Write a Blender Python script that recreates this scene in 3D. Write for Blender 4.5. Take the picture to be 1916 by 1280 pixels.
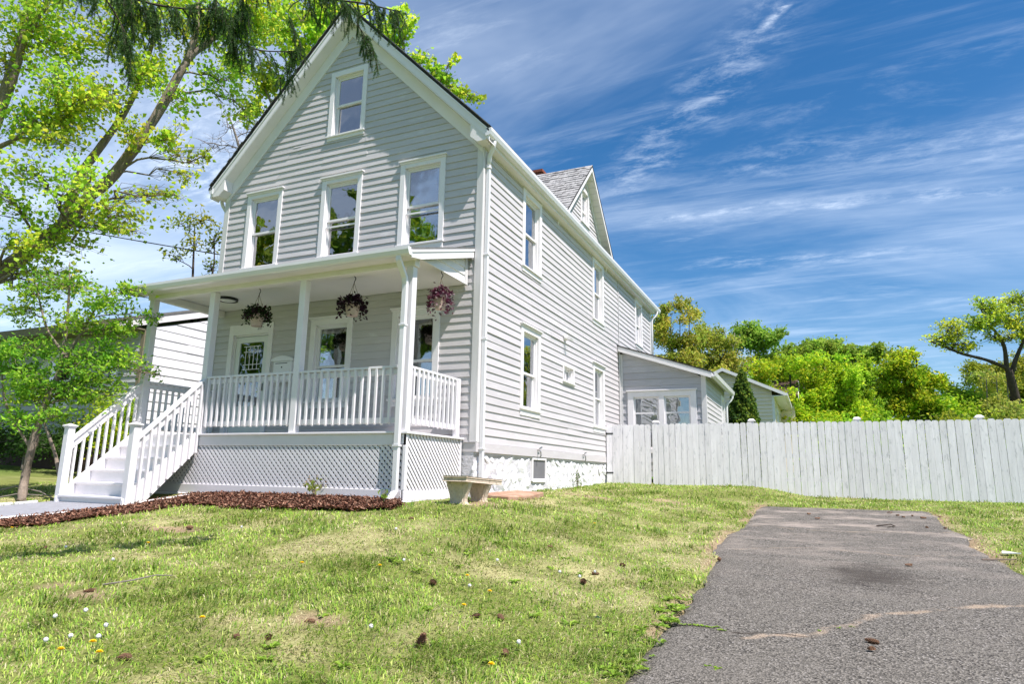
import bpy, math, random
import numpy as np
from mathutils import Vector, Matrix

# ------------------------------------------------------------------ camera, world, sun
sc = bpy.context.scene
COL = sc.collection
for o in list(bpy.data.objects):
    bpy.data.objects.remove(o)

CAM = np.array([5.0699, -9.7652, -0.3557])
yaw, pitch, roll = 0.426733, 0.197634, 0.018015
fwd = np.array([-math.sin(yaw) * math.cos(pitch), math.cos(yaw) * math.cos(pitch), math.sin(pitch)])
rgt = np.array([math.cos(yaw), math.sin(yaw), 0.0])
upv = np.cross(rgt, fwd)
cr, sr = math.cos(roll), math.sin(roll)
r2, u2 = cr * rgt + sr * upv, -sr * rgt + cr * upv
camd = bpy.data.cameras.new('camera')
camd.sensor_fit = 'HORIZONTAL'
camd.sensor_width = 36
camd.lens = 36 * 1239.577 / 1916
camd.clip_start = 0.05
camd.clip_end = 3000
cam = bpy.data.objects.new('camera', camd)
COL.objects.link(cam)
M = Matrix(((r2[0], u2[0], -fwd[0], CAM[0]), (r2[1], u2[1], -fwd[1], CAM[1]), (r2[2], u2[2], -fwd[2], CAM[2]), (0, 0, 0, 1)))
cam.matrix_world = M
sc.camera = cam

SUN = np.array([3.0, -1.0, 5.4]); SUN /= np.linalg.norm(SUN)
sd = bpy.data.lights.new('sun', 'SUN')
sd.energy = 3.75
sd.angle = math.radians(0.5)
sd.color = (1.0, 0.922, 0.90)
so = bpy.data.objects.new('sun', sd)
COL.objects.link(so)
so.rotation_euler = Vector(SUN).to_track_quat('Z', 'Y').to_euler()

sc.view_settings.view_transform = 'Standard'
sc.view_settings.look = 'None'
sc.view_settings.gamma = 1
sc.view_settings.use_curve_mapping = False
sc.view_settings.exposure = 1.10
sc.cycles.max_bounces = 8
sc.cycles.transparent_max_bounces = 16

world = bpy.data.worlds.new('World'); sc.world = world
world.use_nodes = True
nt = world.node_tree
N = nt.nodes; LK = nt.links
bg = N['Background']
sky = N.new('ShaderNodeTexSky'); sky.sky_type = 'NISHITA'; sky.sun_disc = False
sky.sun_elevation = math.asin(SUN[2]); sky.sun_rotation = math.atan2(SUN[0], SUN[1])
sky.air_density = 1.0; sky.dust_density = 0.3; sky.ozone_density = 2.5
hs = N.new('ShaderNodeHueSaturation'); hs.inputs['Saturation'].default_value = 1.34; hs.inputs['Value'].default_value = 0.84; hs.inputs['Hue'].default_value = 0.500
LK.new(sky.outputs[0], hs.inputs['Color'])
# cirrus: the view direction projected on a high flat layer
tc = N.new('ShaderNodeTexCoord')
sep = N.new('ShaderNodeSeparateXYZ'); LK.new(tc.outputs['Generated'], sep.inputs[0])
def mth(op, a, b=None, c=None, clamp=False):
    n = N.new('ShaderNodeMath'); n.operation = op; n.use_clamp = clamp
    for i, v in enumerate((a, b, c)):
        if v is None: continue
        if isinstance(v, (int, float)): n.inputs[i].default_value = v
        else: LK.new(v, n.inputs[i])
    return n.outputs[0]
zc = mth('MAXIMUM', mth('ADD', sep.outputs[2], 0.10), 0.03)
cxy = N.new('ShaderNodeCombineXYZ')
LK.new(mth('DIVIDE', sep.outputs[0], zc), cxy.inputs[0]); LK.new(mth('DIVIDE', sep.outputs[1], zc), cxy.inputs[1])
def wnoise(rot, sx, sy, scale, detail, rough, dist, off=0.0):
    mp = N.new('ShaderNodeMapping'); mp.inputs['Rotation'].default_value = (0, 0, math.radians(rot))
    mp.inputs['Scale'].default_value = (sx, sy, 1); mp.inputs['Location'].default_value = (off, off * 0.7, 0)
    LK.new(cxy.outputs[0], mp.inputs[0])
    n = N.new('ShaderNodeTexNoise'); n.inputs['Scale'].default_value = scale; n.inputs['Detail'].default_value = detail
    n.inputs['Roughness'].default_value = rough; n.inputs['Distortion'].default_value = dist
    LK.new(mp.outputs[0], n.inputs['Vector'])
    return n.outputs[0]
def smooth(v, a, b):
    n = N.new('ShaderNodeMapRange'); n.interpolation_type = 'SMOOTHSTEP'
    n.inputs[1].default_value = a; n.inputs[2].default_value = b
    LK.new(v, n.inputs[0]); return n.outputs[0]
veil = smooth(wnoise(25, 0.5, 1.4, 0.9, 6, 0.62, 0.8, 3.1), 0.36, 0.80)
wisp = smooth(wnoise(35, 0.55, 2.2, 2.4, 15, 0.70, 0.5, 8.3), 0.50, 0.82)
band = smooth(wnoise(10, 0.28, 2.2, 1.7, 14, 0.68, 0.4, 1.7), 0.50, 0.80)
cl = mth('ADD', mth('MULTIPLY', veil, 0.34), mth('ADD', mth('MULTIPLY', wisp, 0.27), mth('MULTIPLY', band, 0.28)), clamp=True)
def streak(p, q, w, amp, off):
    """a straight cirrus band in the cloud layer from p to q"""
    p = np.array(p); q = np.array(q); L = np.linalg.norm(q - p); t = (q - p) / L; n_ = np.array([-t[1], t[0]])
    sx = N.new('ShaderNodeSeparateXYZ'); LK.new(cxy.outputs[0], sx.inputs[0])
    def dot(v, c):
        return mth('ADD', mth('ADD', mth('MULTIPLY', sx.outputs[0], float(v[0])), mth('MULTIPLY', sx.outputs[1], float(v[1]))), float(-np.dot(v, c)))
    wob = mth('MULTIPLY', mth('SUBTRACT', wnoise(0, 1, 1, 2.5, 5, 0.6, 0, off), 0.5), w * 2.2)
    d = mth('ABSOLUTE', mth('ADD', dot(n_, p), wob))
    m = mth('SUBTRACT', 1.0, smooth(d, 0.0, w))
    al = dot(t, p)
    e = mth('MULTIPLY', smooth(al, -0.1 * L, 0.25 * L), mth('SUBTRACT', 1.0, smooth(al, 0.8 * L, 1.15 * L)))
    tex = smooth(wnoise(math.degrees(-math.atan2(t[1], t[0])), 1.2, 2.4, 7.0, 15, 0.72, 0.25, off + 2), 0.42, 0.74)
    return mth('MULTIPLY', mth('MULTIPLY', m, e), mth('MULTIPLY', tex, amp))
for a_ in (((-0.52, 1.80), (0.05, 1.15), 0.13, 0.34, 2.2), ((-0.06, 1.25), (0.12, 1.03), 0.016, 0.8, 4.1), ((-0.50, 1.95), (0.62, 2.06), 0.06, 0.34, 6.6), ((-0.42, 2.36), (0.40, 2.44), 0.09, 0.28, 9.2), ((-0.3, 1.70), (0.7, 1.80), 0.16, 0.22, 12.2), ((-1.7, 1.25), (-1.1, 1.0), 0.2, 0.5, 15.0)):
    cl = mth('ADD', cl, streak(*a_), clamp=True)
# thin cloud thickens towards the left of the view and the low sky there; its unseen part reaches behind as added fill light
lft = mth('MULTIPLY', smooth(mth('ADD', mth('MULTIPLY', sep.outputs[0], -0.93), mth('MULTIPLY', sep.outputs[1], -0.12)), 0.30, 0.98), smooth(wnoise(10, 0.5, 1.3, 1.3, 6, 0.6, 0.6, 21.0), 0.22, 0.62))
cl = mth('ADD', cl, mth('MULTIPLY', lft, 0.52), clamp=True)
mixc = N.new('ShaderNodeMix'); mixc.data_type = 'RGBA'
LK.new(cl, mixc.inputs['Factor']); LK.new(hs.outputs[0], mixc.inputs['A'])
mixc.inputs['B'].default_value = (7.4, 8.2, 9.4, 1)
LK.new(mixc.outputs['Result'], bg.inputs['Color'])
bg.inputs['Strength'].default_value = 0.080

# ------------------------------------------------------------------ helpers
rnd = random.Random(7)
nrg = np.random.default_rng(11)

def top(o):
    while o.parent: o = o.parent
    return o

class MB:
    """collects shapes in world coordinates and links them as one mesh object"""
    def __init__(s): s.v = []; s.f = []
    def add(s, vs, fs):
        n = len(s.v); s.v += [tuple(map(float, p)) for p in vs]; s.f += [tuple(i + n for i in f) for f in fs]; return s
    def box(s, x0, x1, y0, y1, z0, z1):
        return s.add([(x0, y0, z0), (x1, y0, z0), (x1, y1, z0), (x0, y1, z0), (x0, y0, z1), (x1, y0, z1), (x1, y1, z1), (x0, y1, z1)],
                     [(3, 2, 1, 0), (4, 5, 6, 7), (0, 1, 5, 4), (1, 2, 6, 5), (2, 3, 7, 6), (3, 0, 4, 7)])
    def prism(s, poly, axis, a, b):
        n = len(poly)
        def P(u, w, t): return {'x': (t, u, w), 'y': (u, t, w), 'z': (u, w, t)}[axis]
        vs = [P(u, w, a) for u, w in poly] + [P(u, w, b) for u, w in poly]
        return s.add(vs, [tuple(range(n)), tuple(range(2 * n - 1, n - 1, -1))] + [(i, i + n, (i + 1) % n + n, (i + 1) % n) for i in range(n)])
    def bar(s, p, q, w, h, up=(0, 0, 1)):
        p = np.array(p, float); q = np.array(q, float); d = q - p; d /= np.linalg.norm(d)
        a = np.cross(d, up); a = a / np.linalg.norm(a) * w / 2; b = np.cross(a, d); b = b / np.linalg.norm(b) * h / 2
        vs = [p - a - b, p + a - b, p + a + b, p - a + b, q - a - b, q + a - b, q + a + b, q - a + b]
        return s.add(vs, [(3, 2, 1, 0), (4, 5, 6, 7), (0, 1, 5, 4), (1, 2, 6, 5), (2, 3, 7, 6), (3, 0, 4, 7)])
    def tube(s, pts, rad, n=8, cap=True):
        pts = [np.array(p, float) for p in pts]; k = len(pts)
        if np.isscalar(rad): rad = [rad] * k
        d0 = pts[1] - pts[0]; ref = np.array([0, 0, 1.0]) if abs(d0[2]) < 0.9 * np.linalg.norm(d0) else np.array([1.0, 0, 0])
        vs = []
        for i in range(k):
            d = pts[min(i + 1, k - 1)] - pts[max(i - 1, 0)]; d = d / (np.linalg.norm(d) + 1e-9)
            a = np.cross(d, ref); a /= np.linalg.norm(a) + 1e-9; b = np.cross(a, d); ref = b if i == 0 else ref
            for j in range(n):
                t = 2 * math.pi * j / n
                vs.append(pts[i] + rad[i] * (math.cos(t) * a + math.sin(t) * b))
        fs = [(i * n + j, i * n + (j + 1) % n, (i + 1) * n + (j + 1) % n, (i + 1) * n + j) for i in range(k - 1) for j in range(n)]
        if cap: fs += [tuple(range(n - 1, -1, -1)), tuple(range((k - 1) * n, k * n))]
        return s.add(vs, fs)
    def lathe(s, prof, c, n=16):
        k = len(prof); vs = []
        for r, z in prof:
            for j in range(n):
                t = 2 * math.pi * j / n; vs.append((c[0] + r * math.cos(t), c[1] + r * math.sin(t), c[2] + z))
        fs = [(i * n + j, i * n + (j + 1) % n, (i + 1) * n + (j + 1) % n, (i + 1) * n + j) for i in range(k - 1) for j in range(n)]
        fs += [tuple(range(n - 1, -1, -1)), tuple(range((k - 1) * n, k * n))]
        return s.add(vs, fs)
    def build(s, name, m, parent=None, smooth=False, bevel=0.0, **kw):
        off = np.array(top(parent).location) if parent is not None else np.zeros(3)
        if parent is None and 'loc' in kw: off = np.array(kw['loc'], float)
        me = bpy.data.meshes.new(name)
        me.from_pydata([tuple(np.array(p) - off) for p in s.v], [], s.f)
        me.update()
        if smooth: me.polygons.foreach_set('use_smooth', [True] * len(me.polygons))
        if m is not None: me.materials.append(m)
        o = bpy.data.objects.new(name, me); COL.objects.link(o)
        if parent is not None: o.parent = parent
        elif 'loc' in kw: o.location = tuple(off)
        if bevel:
            md = o.modifiers.new('bevel', 'BEVEL'); md.width = bevel; md.segments = 1; md.limit_method = 'ANGLE'; md.angle_limit = 0.7
        return o

def tag(o, label=None, cat=None, group=None, kind=None):
    if label: o['label'] = label
    if cat: o['category'] = cat
    if group: o['group'] = group
    if kind: o['kind'] = kind
    return o

def thing(name, label, cat, loc=(0, 0, 0), group=None):
    o = bpy.data.objects.new(name, None); COL.objects.link(o); o.location = loc
    o.empty_display_size = 0.1
    return tag(o, label, cat, group)

def np_mesh(name, V, F, m, parent=None, col=None, nper=None, smooth=False):
    """fast mesh from arrays: V (n,3); F (k,m) faces of equal size, or list of such arrays"""
    off = np.array(top(parent).location) if parent is not None else np.zeros(3)
    me = bpy.data.meshes.new(name)
    Fs = F if isinstance(F, list) else [F]
    me.vertices.add(len(V)); me.vertices.foreach_set('co', (np.asarray(V) - off).astype(np.float32).ravel())
    nl = sum(f.size for f in Fs); npoly = sum(len(f) for f in Fs)
    me.loops.add(nl); me.loops.foreach_set('vertex_index', np.concatenate([f.ravel() for f in Fs]).astype(np.int32))
    me.polygons.add(npoly)
    tot = np.concatenate([np.full(len(f), f.shape[1], np.int32) for f in Fs])
    st = np.concatenate([[0], np.cumsum(tot)[:-1]]).astype(np.int32)
    me.polygons.foreach_set('loop_start', st)
    if smooth: me.polygons.foreach_set('use_smooth', np.ones(npoly, bool))
    me.update(calc_edges=True)
    if col is not None:
        a = me.color_attributes.new('Col', 'FLOAT_COLOR', 'POINT')
        a.data.foreach_set('color', np.concatenate([col, np.ones((len(col), 1))], 1).astype(np.float32).ravel())
    me.materials.append(m)
    o = bpy.data.objects.new(name, me); COL.objects.link(o)
    if parent is not None: o.parent = parent
    return o

# ---- numpy value noise (shape of patches in the lawn, bark, soil)
_tab = np.random.default_rng(5).random((256, 256))
def vnoise(x, y):
    xi = np.floor(x).astype(int); yi = np.floor(y).astype(int); fx = x - xi; fy = y - yi
    fx = fx * fx * (3 - 2 * fx); fy = fy * fy * (3 - 2 * fy)
    g = lambda a, b: _tab[a & 255, b & 255]
    return (g(xi, yi) * (1 - fx) + g(xi + 1, yi) * fx) * (1 - fy) + (g(xi, yi + 1) * (1 - fx) + g(xi + 1, yi + 1) * fx) * fy
def fbm(x, y, s, o=4):
    x = np.asarray(x, float) * s + 37.2; y = np.asarray(y, float) * s + 11.7; t = 0; a = 0.5; n = 0
    for i in range(o):
        t = t + a * vnoise(x, y); n += a; x = x * 2.03 + 17.1; y = y * 2.03 + 5.3; a *= 0.5
    return t / n
def ordinal_labels(objs, what):
    """labels by order from the left, as seen from the driveway"""
    W_ = 'first second third fourth fifth sixth seventh eighth ninth tenth eleventh twelfth thirteenth fourteenth fifteenth sixteenth seventeenth eighteenth nineteenth twentieth'.split()
    def sx_(o):
        v = np.array(o.location) - CAM; return np.dot(v, r2) / np.dot(v, fwd)
    objs = sorted(objs, key=sx_)
    for i, o in enumerate(objs): o['label'] = '%s from the left of the %s' % (W_[i], what)
def sstep(a, b, v):
    t = np.clip((v - a) / (b - a), 0, 1); return t * t * (3 - 2 * t)

# ------------------------------------------------------------------ materials
def mat(name, base=(0.8, 0.8, 0.8), rough=0.6, var=0.0, vscale=(1, 1, 1), vs=4.0, bump=0.0, bscale=(1, 1, 1), bs=40.0, objvar=0.0,
        col2=None, c2lo=0.5, c2hi=0.7, c2s=6.0, c2scale=(1, 1, 1), spec=0.3, metal=0.0, attr=False, trans=0.0, bdist=0.01):
    m = bpy.data.materials.new(name); m.use_nodes = True
    n = m.node_tree.nodes; l = m.node_tree.links; p = n['Principled BSDF']
    p.inputs['Roughness'].default_value = rough; p.inputs['Metallic'].default_value = metal
    p.inputs['Specular IOR Level'].default_value = spec
    t = n.new('ShaderNodeTexCoord')
    def noise(scale, s, detail=5.0, rough_=0.6):
        mp = n.new('ShaderNodeMapping'); mp.inputs['Scale'].default_value = scale; l.new(t.outputs['Object'], mp.inputs[0])
        k = n.new('ShaderNodeTexNoise'); k.inputs['Scale'].default_value = s; k.inputs['Detail'].default_value = detail; k.inputs['Roughness'].default_value = rough_
        l.new(mp.outputs[0], k.inputs['Vector']); return k.outputs[0]
    if attr:
        a = n.new('ShaderNodeAttribute'); a.attribute_name = 'Col'; c = a.outputs['Color']
    else:
        a = n.new('ShaderNodeRGB'); a.outputs[0].default_value = (*base, 1); c = a.outputs[0]
    if col2 is not None:
        r = n.new('ShaderNodeMapRange'); r.inputs[1].default_value = c2lo; r.inputs[2].default_value = c2hi
        l.new(noise(c2scale, c2s), r.inputs[0])
        x = n.new('ShaderNodeMix'); x.data_type = 'RGBA'; l.new(r.outputs[0], x.inputs['Factor']); l.new(c, x.inputs['A']); x.inputs['B'].default_value = (*col2, 1); c = x.outputs['Result']
    if var or objvar:
        h = n.new('ShaderNodeHueSaturation'); l.new(c, h.inputs['Color'])
        val = None
        if var:
            r = n.new('ShaderNodeMapRange'); r.inputs[1].default_value = 0.25; r.inputs[2].default_value = 0.75
            r.inputs[3].default_value = 1 - var; r.inputs[4].default_value = 1 + var
            l.new(noise(vscale, vs), r.inputs[0]); val = r.outputs[0]
        if objvar:
            oi = n.new('ShaderNodeObjectInfo'); r = n.new('ShaderNodeMapRange')
            r.inputs[3].default_value = 1 - objvar; r.inputs[4].default_value = 1 + objvar; l.new(oi.outputs['Random'], r.inputs[0])
            if val is None: val = r.outputs[0]
            else:
                q = n.new('ShaderNodeMath'); q.operation = 'MULTIPLY'; l.new(val, q.inputs[0]); l.new(r.outputs[0], q.inputs[1]); val = q.outputs[0]
        l.new(val, h.inputs['Value']); c = h.outputs[0]
    l.new(c, p.inputs['Base Color'])
    if bump:
        b = n.new('ShaderNodeBump'); b.inputs['Strength'].default_value = bump; b.inputs['Distance'].default_value = bdist
        l.new(noise(bscale, bs, 6.0), b.inputs['Height']); l.new(b.outputs[0], p.inputs['Normal'])
    if trans:
        tr = n.new('ShaderNodeBsdfTranslucent'); l.new(c, tr.inputs[0]); mx = n.new('ShaderNodeMixShader'); mx.inputs[0].default_value = trans
        l.new(p.outputs[0], mx.inputs[1]); l.new(tr.outputs[0], mx.inputs[2]); l.new(mx.outputs[0], n['Material Output'].inputs[0])
    return m

M_ = {}
M_['siding'] = mat('painted clapboard', (0.525, 0.503, 0.505), 0.55, var=0.05, vscale=(0.6, 0.6, 5), vs=3, objvar=0.05, bump=0.25, bscale=(3, 3, 60), bs=3.0, bdist=0.006,
                   col2=(0.60, 0.59, 0.59), c2lo=0.58, c2hi=0.72, c2s=5, c2scale=(0.5, 0.5, 3))
M_['siding2'] = mat('weathered clapboard', (0.42, 0.42, 0.44), 0.6, var=0.12, vscale=(0.7, 0.7, 9), vs=3, objvar=0.08, bump=0.35, bscale=(3, 3, 60), bs=3.0, bdist=0.006)
M_['trim'] = mat('white trim paint', (0.78, 0.755, 0.755), 0.45, var=0.03, vs=5, bump=0.12, bscale=(8, 8, 8), bs=4, bdist=0.004)
M_['porch'] = mat('white porch paint', (0.74, 0.72, 0.735), 0.45, var=0.04, vs=4, bump=0.15, bscale=(25, 25, 5), bs=2, bdist=0.004, objvar=0.03)
M_['soffit'] = mat('soffit paint', (0.78, 0.75, 0.74), 0.6, var=0.04, vs=2)
M_['metal'] = mat('white gutter metal', (0.74, 0.73, 0.745), 0.3, var=0.03, vs=3, spec=0.5)
M_['fence'] = mat('whitewashed picket', (0.85, 0.82, 0.85), 0.7, var=0.12, vscale=(6, 6, 0.7), vs=3, objvar=0.07, bump=0.5, bscale=(45, 45, 3), bs=2, bdist=0.006,
                  col2=(0.56, 0.56, 0.58), c2lo=0.57, c2hi=0.74, c2s=5, c2scale=(3.5, 3.5, 1.2))
M_['stone'] = mat('white painted stone', (0.78, 0.78, 0.785), 0.6, var=0.06, vs=9, bump=0.6, bscale=(1, 1, 1), bs=14, bdist=0.02, objvar=0.05)
M_['mortar'] = mat('white painted mortar', (0.52, 0.515, 0.53), 0.8, var=0.2, vs=14, bump=0.8, bs=25, bdist=0.02)
M_['roof'] = mat('dark roof edge', (0.035, 0.033, 0.032), 0.85, var=0.3, vs=20, bump=0.5, bs=60)
M_['shingle'] = mat('grey shingle', (0.36, 0.36, 0.35), 0.9, var=0.3, vs=9, bump=0.3, bs=80, col2=(0.16, 0.16, 0.16), c2lo=0.5, c2hi=0.62, c2s=7)
M_['shingle_brown'] = mat('brown shingle', (0.10, 0.062, 0.05), 0.9, var=0.25, vs=8, bump=0.3, bs=60)
M_['grey_roof'] = mat('grey shingle far', (0.16, 0.16, 0.155), 0.9, var=0.25, vs=9, bump=0.3, bs=60)
M_['brick'] = mat('chimney brick', (0.24, 0.075, 0.045), 0.85, var=0.25, vs=10, objvar=0.2, bump=0.4, bs=60)
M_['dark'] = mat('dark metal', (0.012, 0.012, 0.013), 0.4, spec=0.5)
M_['room'] = mat('room wall', (0.22, 0.20, 0.175), 0.9, var=0.1, vs=1)
M_['room_light'] = mat('room wall light', (0.42, 0.38, 0.30), 0.9, var=0.1, vs=1)
M_['curtain'] = mat('curtain cloth', (0.34, 0.34, 0.36), 0.9, var=0.15, vscale=(30, 30, 0.3), vs=2)
M_['screen'] = mat('insect screen', (0.16, 0.16, 0.17), 0.8, var=0.1, vs=3)
M_['concrete'] = mat('weathered concrete', (0.54, 0.45, 0.35), 0.9, var=0.2, vs=12, bump=0.5, bs=50, col2=(0.34, 0.28, 0.21), c2lo=0.54, c2hi=0.68, c2s=11, bdist=0.02)
M_['paver'] = mat('red brown paver', (0.34, 0.20, 0.13), 0.9, var=0.2, vs=12, bump=0.5, bs=60, col2=(0.40, 0.30, 0.21), c2lo=0.45, c2hi=0.65, c2s=5)
M_['path'] = mat('grey concrete path', (0.27, 0.275, 0.30), 0.85, var=0.12, vs=7, bump=0.3, bs=70)
M_['kerb'] = mat('white washed edging stone', (0.64, 0.63, 0.61), 0.8, var=0.2, vs=12, bump=0.7, bs=30, bdist=0.02, objvar=0.1)
M_['bark'] = mat('maple bark', (0.25, 0.20, 0.155), 0.95, var=0.35, vscale=(7, 7, 1.5), vs=2, bump=1.0, bscale=(14, 14, 2.5), bs=2, bdist=0.04)
M_['bark_dark'] = mat('dark bark', (0.065, 0.05, 0.038), 0.95, var=0.3, vs=6, bump=0.8, bscale=(14, 14, 3), bs=3, bdist=0.03)
M_['bark_grey'] = mat('grey bark', (0.20, 0.175, 0.15), 0.95, var=0.3, vs=6, bump=0.5, bs=30)
M_['leaf'] = mat('leaf', rough=0.45, attr=True, trans=0.58, spec=0.15)
M_['needle'] = mat('spruce needle', rough=0.5, attr=True, trans=0.2, spec=0.25)
M_['grass'] = mat('grass blade', rough=0.5, attr=True, trans=0.3, spec=0.2)
M_['soil'] = mat('lawn soil', rough=0.95, attr=True, spec=0.05, bump=0.6, bs=45, bdist=0.03)
M_['mulch'] = mat('mulch chip', rough=0.9, attr=True, spec=0.1)
M_['pot'] = mat('terracotta pot', (0.52, 0.40, 0.34), 0.6, var=0.15, vs=14)
M_['cone'] = mat('pine cone', (0.21, 0.115, 0.065), 0.85, var=0.35, vs=40, bump=1.0, bs=120, bdist=0.02)
M_['yellow'] = mat('dandelion petal', (0.80, 0.58, 0.01), 0.6)
M_['puff'] = mat('dandelion seed head', (0.72, 0.72, 0.70), 0.9)
M_['stem'] = mat('flower stem', (0.16, 0.22, 0.05), 0.6)
M_['litter'] = mat('blue wrapper', (0.05, 0.20, 0.55), 0.4)
M_['twig'] = mat('dead twig', (0.20, 0.155, 0.12), 0.9, var=0.2, vs=12)
M_['cream'] = mat('cream vinyl siding', (0.80, 0.69, 0.55), 0.55, var=0.03, vs=2, objvar=0.03)
M_['white_siding'] = mat('white vinyl siding', (0.78, 0.78, 0.80), 0.5, var=0.03, vs=2, objvar=0.02)
M_['grey_siding'] = mat('grey vinyl siding', (0.42, 0.43, 0.43), 0.6, var=0.04, vs=2, objvar=0.04)
M_['olive_soffit'] = mat('brown soffit', (0.22, 0.19, 0.13), 0.7, var=0.06, vs=2)
M_['foundation_dark'] = mat('dark brick base', (0.07, 0.045, 0.035), 0.9, var=0.3, vs=5)
M_['mailbox'] = mat('white mailbox enamel', (0.76, 0.76, 0.76), 0.35, spec=0.5)
M_['diffuser'] = mat('lamp diffuser', (0.72, 0.72, 0.70), 0.35)
M_['brass'] = mat('grey steel', (0.35, 0.35, 0.35), 0.35, metal=0.9)
M_['wire'] = mat('black cable', (0.015, 0.015, 0.016), 0.6)
M_['flagstone'] = mat('door panel paint', (0.70, 0.72, 0.69), 0.45, var=0.03, vs=3)

def glass(name, tint, refl):
    m = bpy.data.materials.new(name); m.use_nodes = True
    n = m.node_tree.nodes; l = m.node_tree.links; n.remove(n['Principled BSDF'])
    g = n.new('ShaderNodeBsdfGlossy'); g.inputs['Roughness'].default_value = 0.015; g.inputs['Color'].default_value = (0.95, 0.97, 1, 1)
    t = n.new('ShaderNodeBsdfTransparent'); t.inputs[0].default_value = (*tint, 1)
    f = n.new('ShaderNodeFresnel'); f.inputs['IOR'].default_value = 1.5
    a = n.new('ShaderNodeMath'); a.operation = 'MULTIPLY_ADD'; a.use_clamp = True; l.new(f.outputs[0], a.inputs[0]); a.inputs[1].default_value = 1.8; a.inputs[2].default_value = refl
    tcx = n.new('ShaderNodeTexCoord'); ns = n.new('ShaderNodeTexNoise'); ns.inputs['Scale'].default_value = 1.6; l.new(tcx.outputs['Object'], ns.inputs['Vector'])
    b = n.new('ShaderNodeBump'); b.inputs['Strength'].default_value = 0.12; b.inputs['Distance'].default_value = 0.05; l.new(ns.outputs[0], b.inputs['Height']); l.new(b.outputs[0], g.inputs['Normal'])
    x = n.new('ShaderNodeMixShader'); l.new(a.outputs[0], x.inputs[0]); l.new(t.outputs[0], x.inputs[1]); l.new(g.outputs[0], x.inputs[2])
    l.new(x.outputs[0], n['Material Output'].inputs[0]); return m
M_['glass'] = glass('window glass', (0.80, 0.84, 0.84), 0.22)
M_['glass_frost'] = glass('patterned door glass', (0.55, 0.60, 0.55), 0.14)

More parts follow.
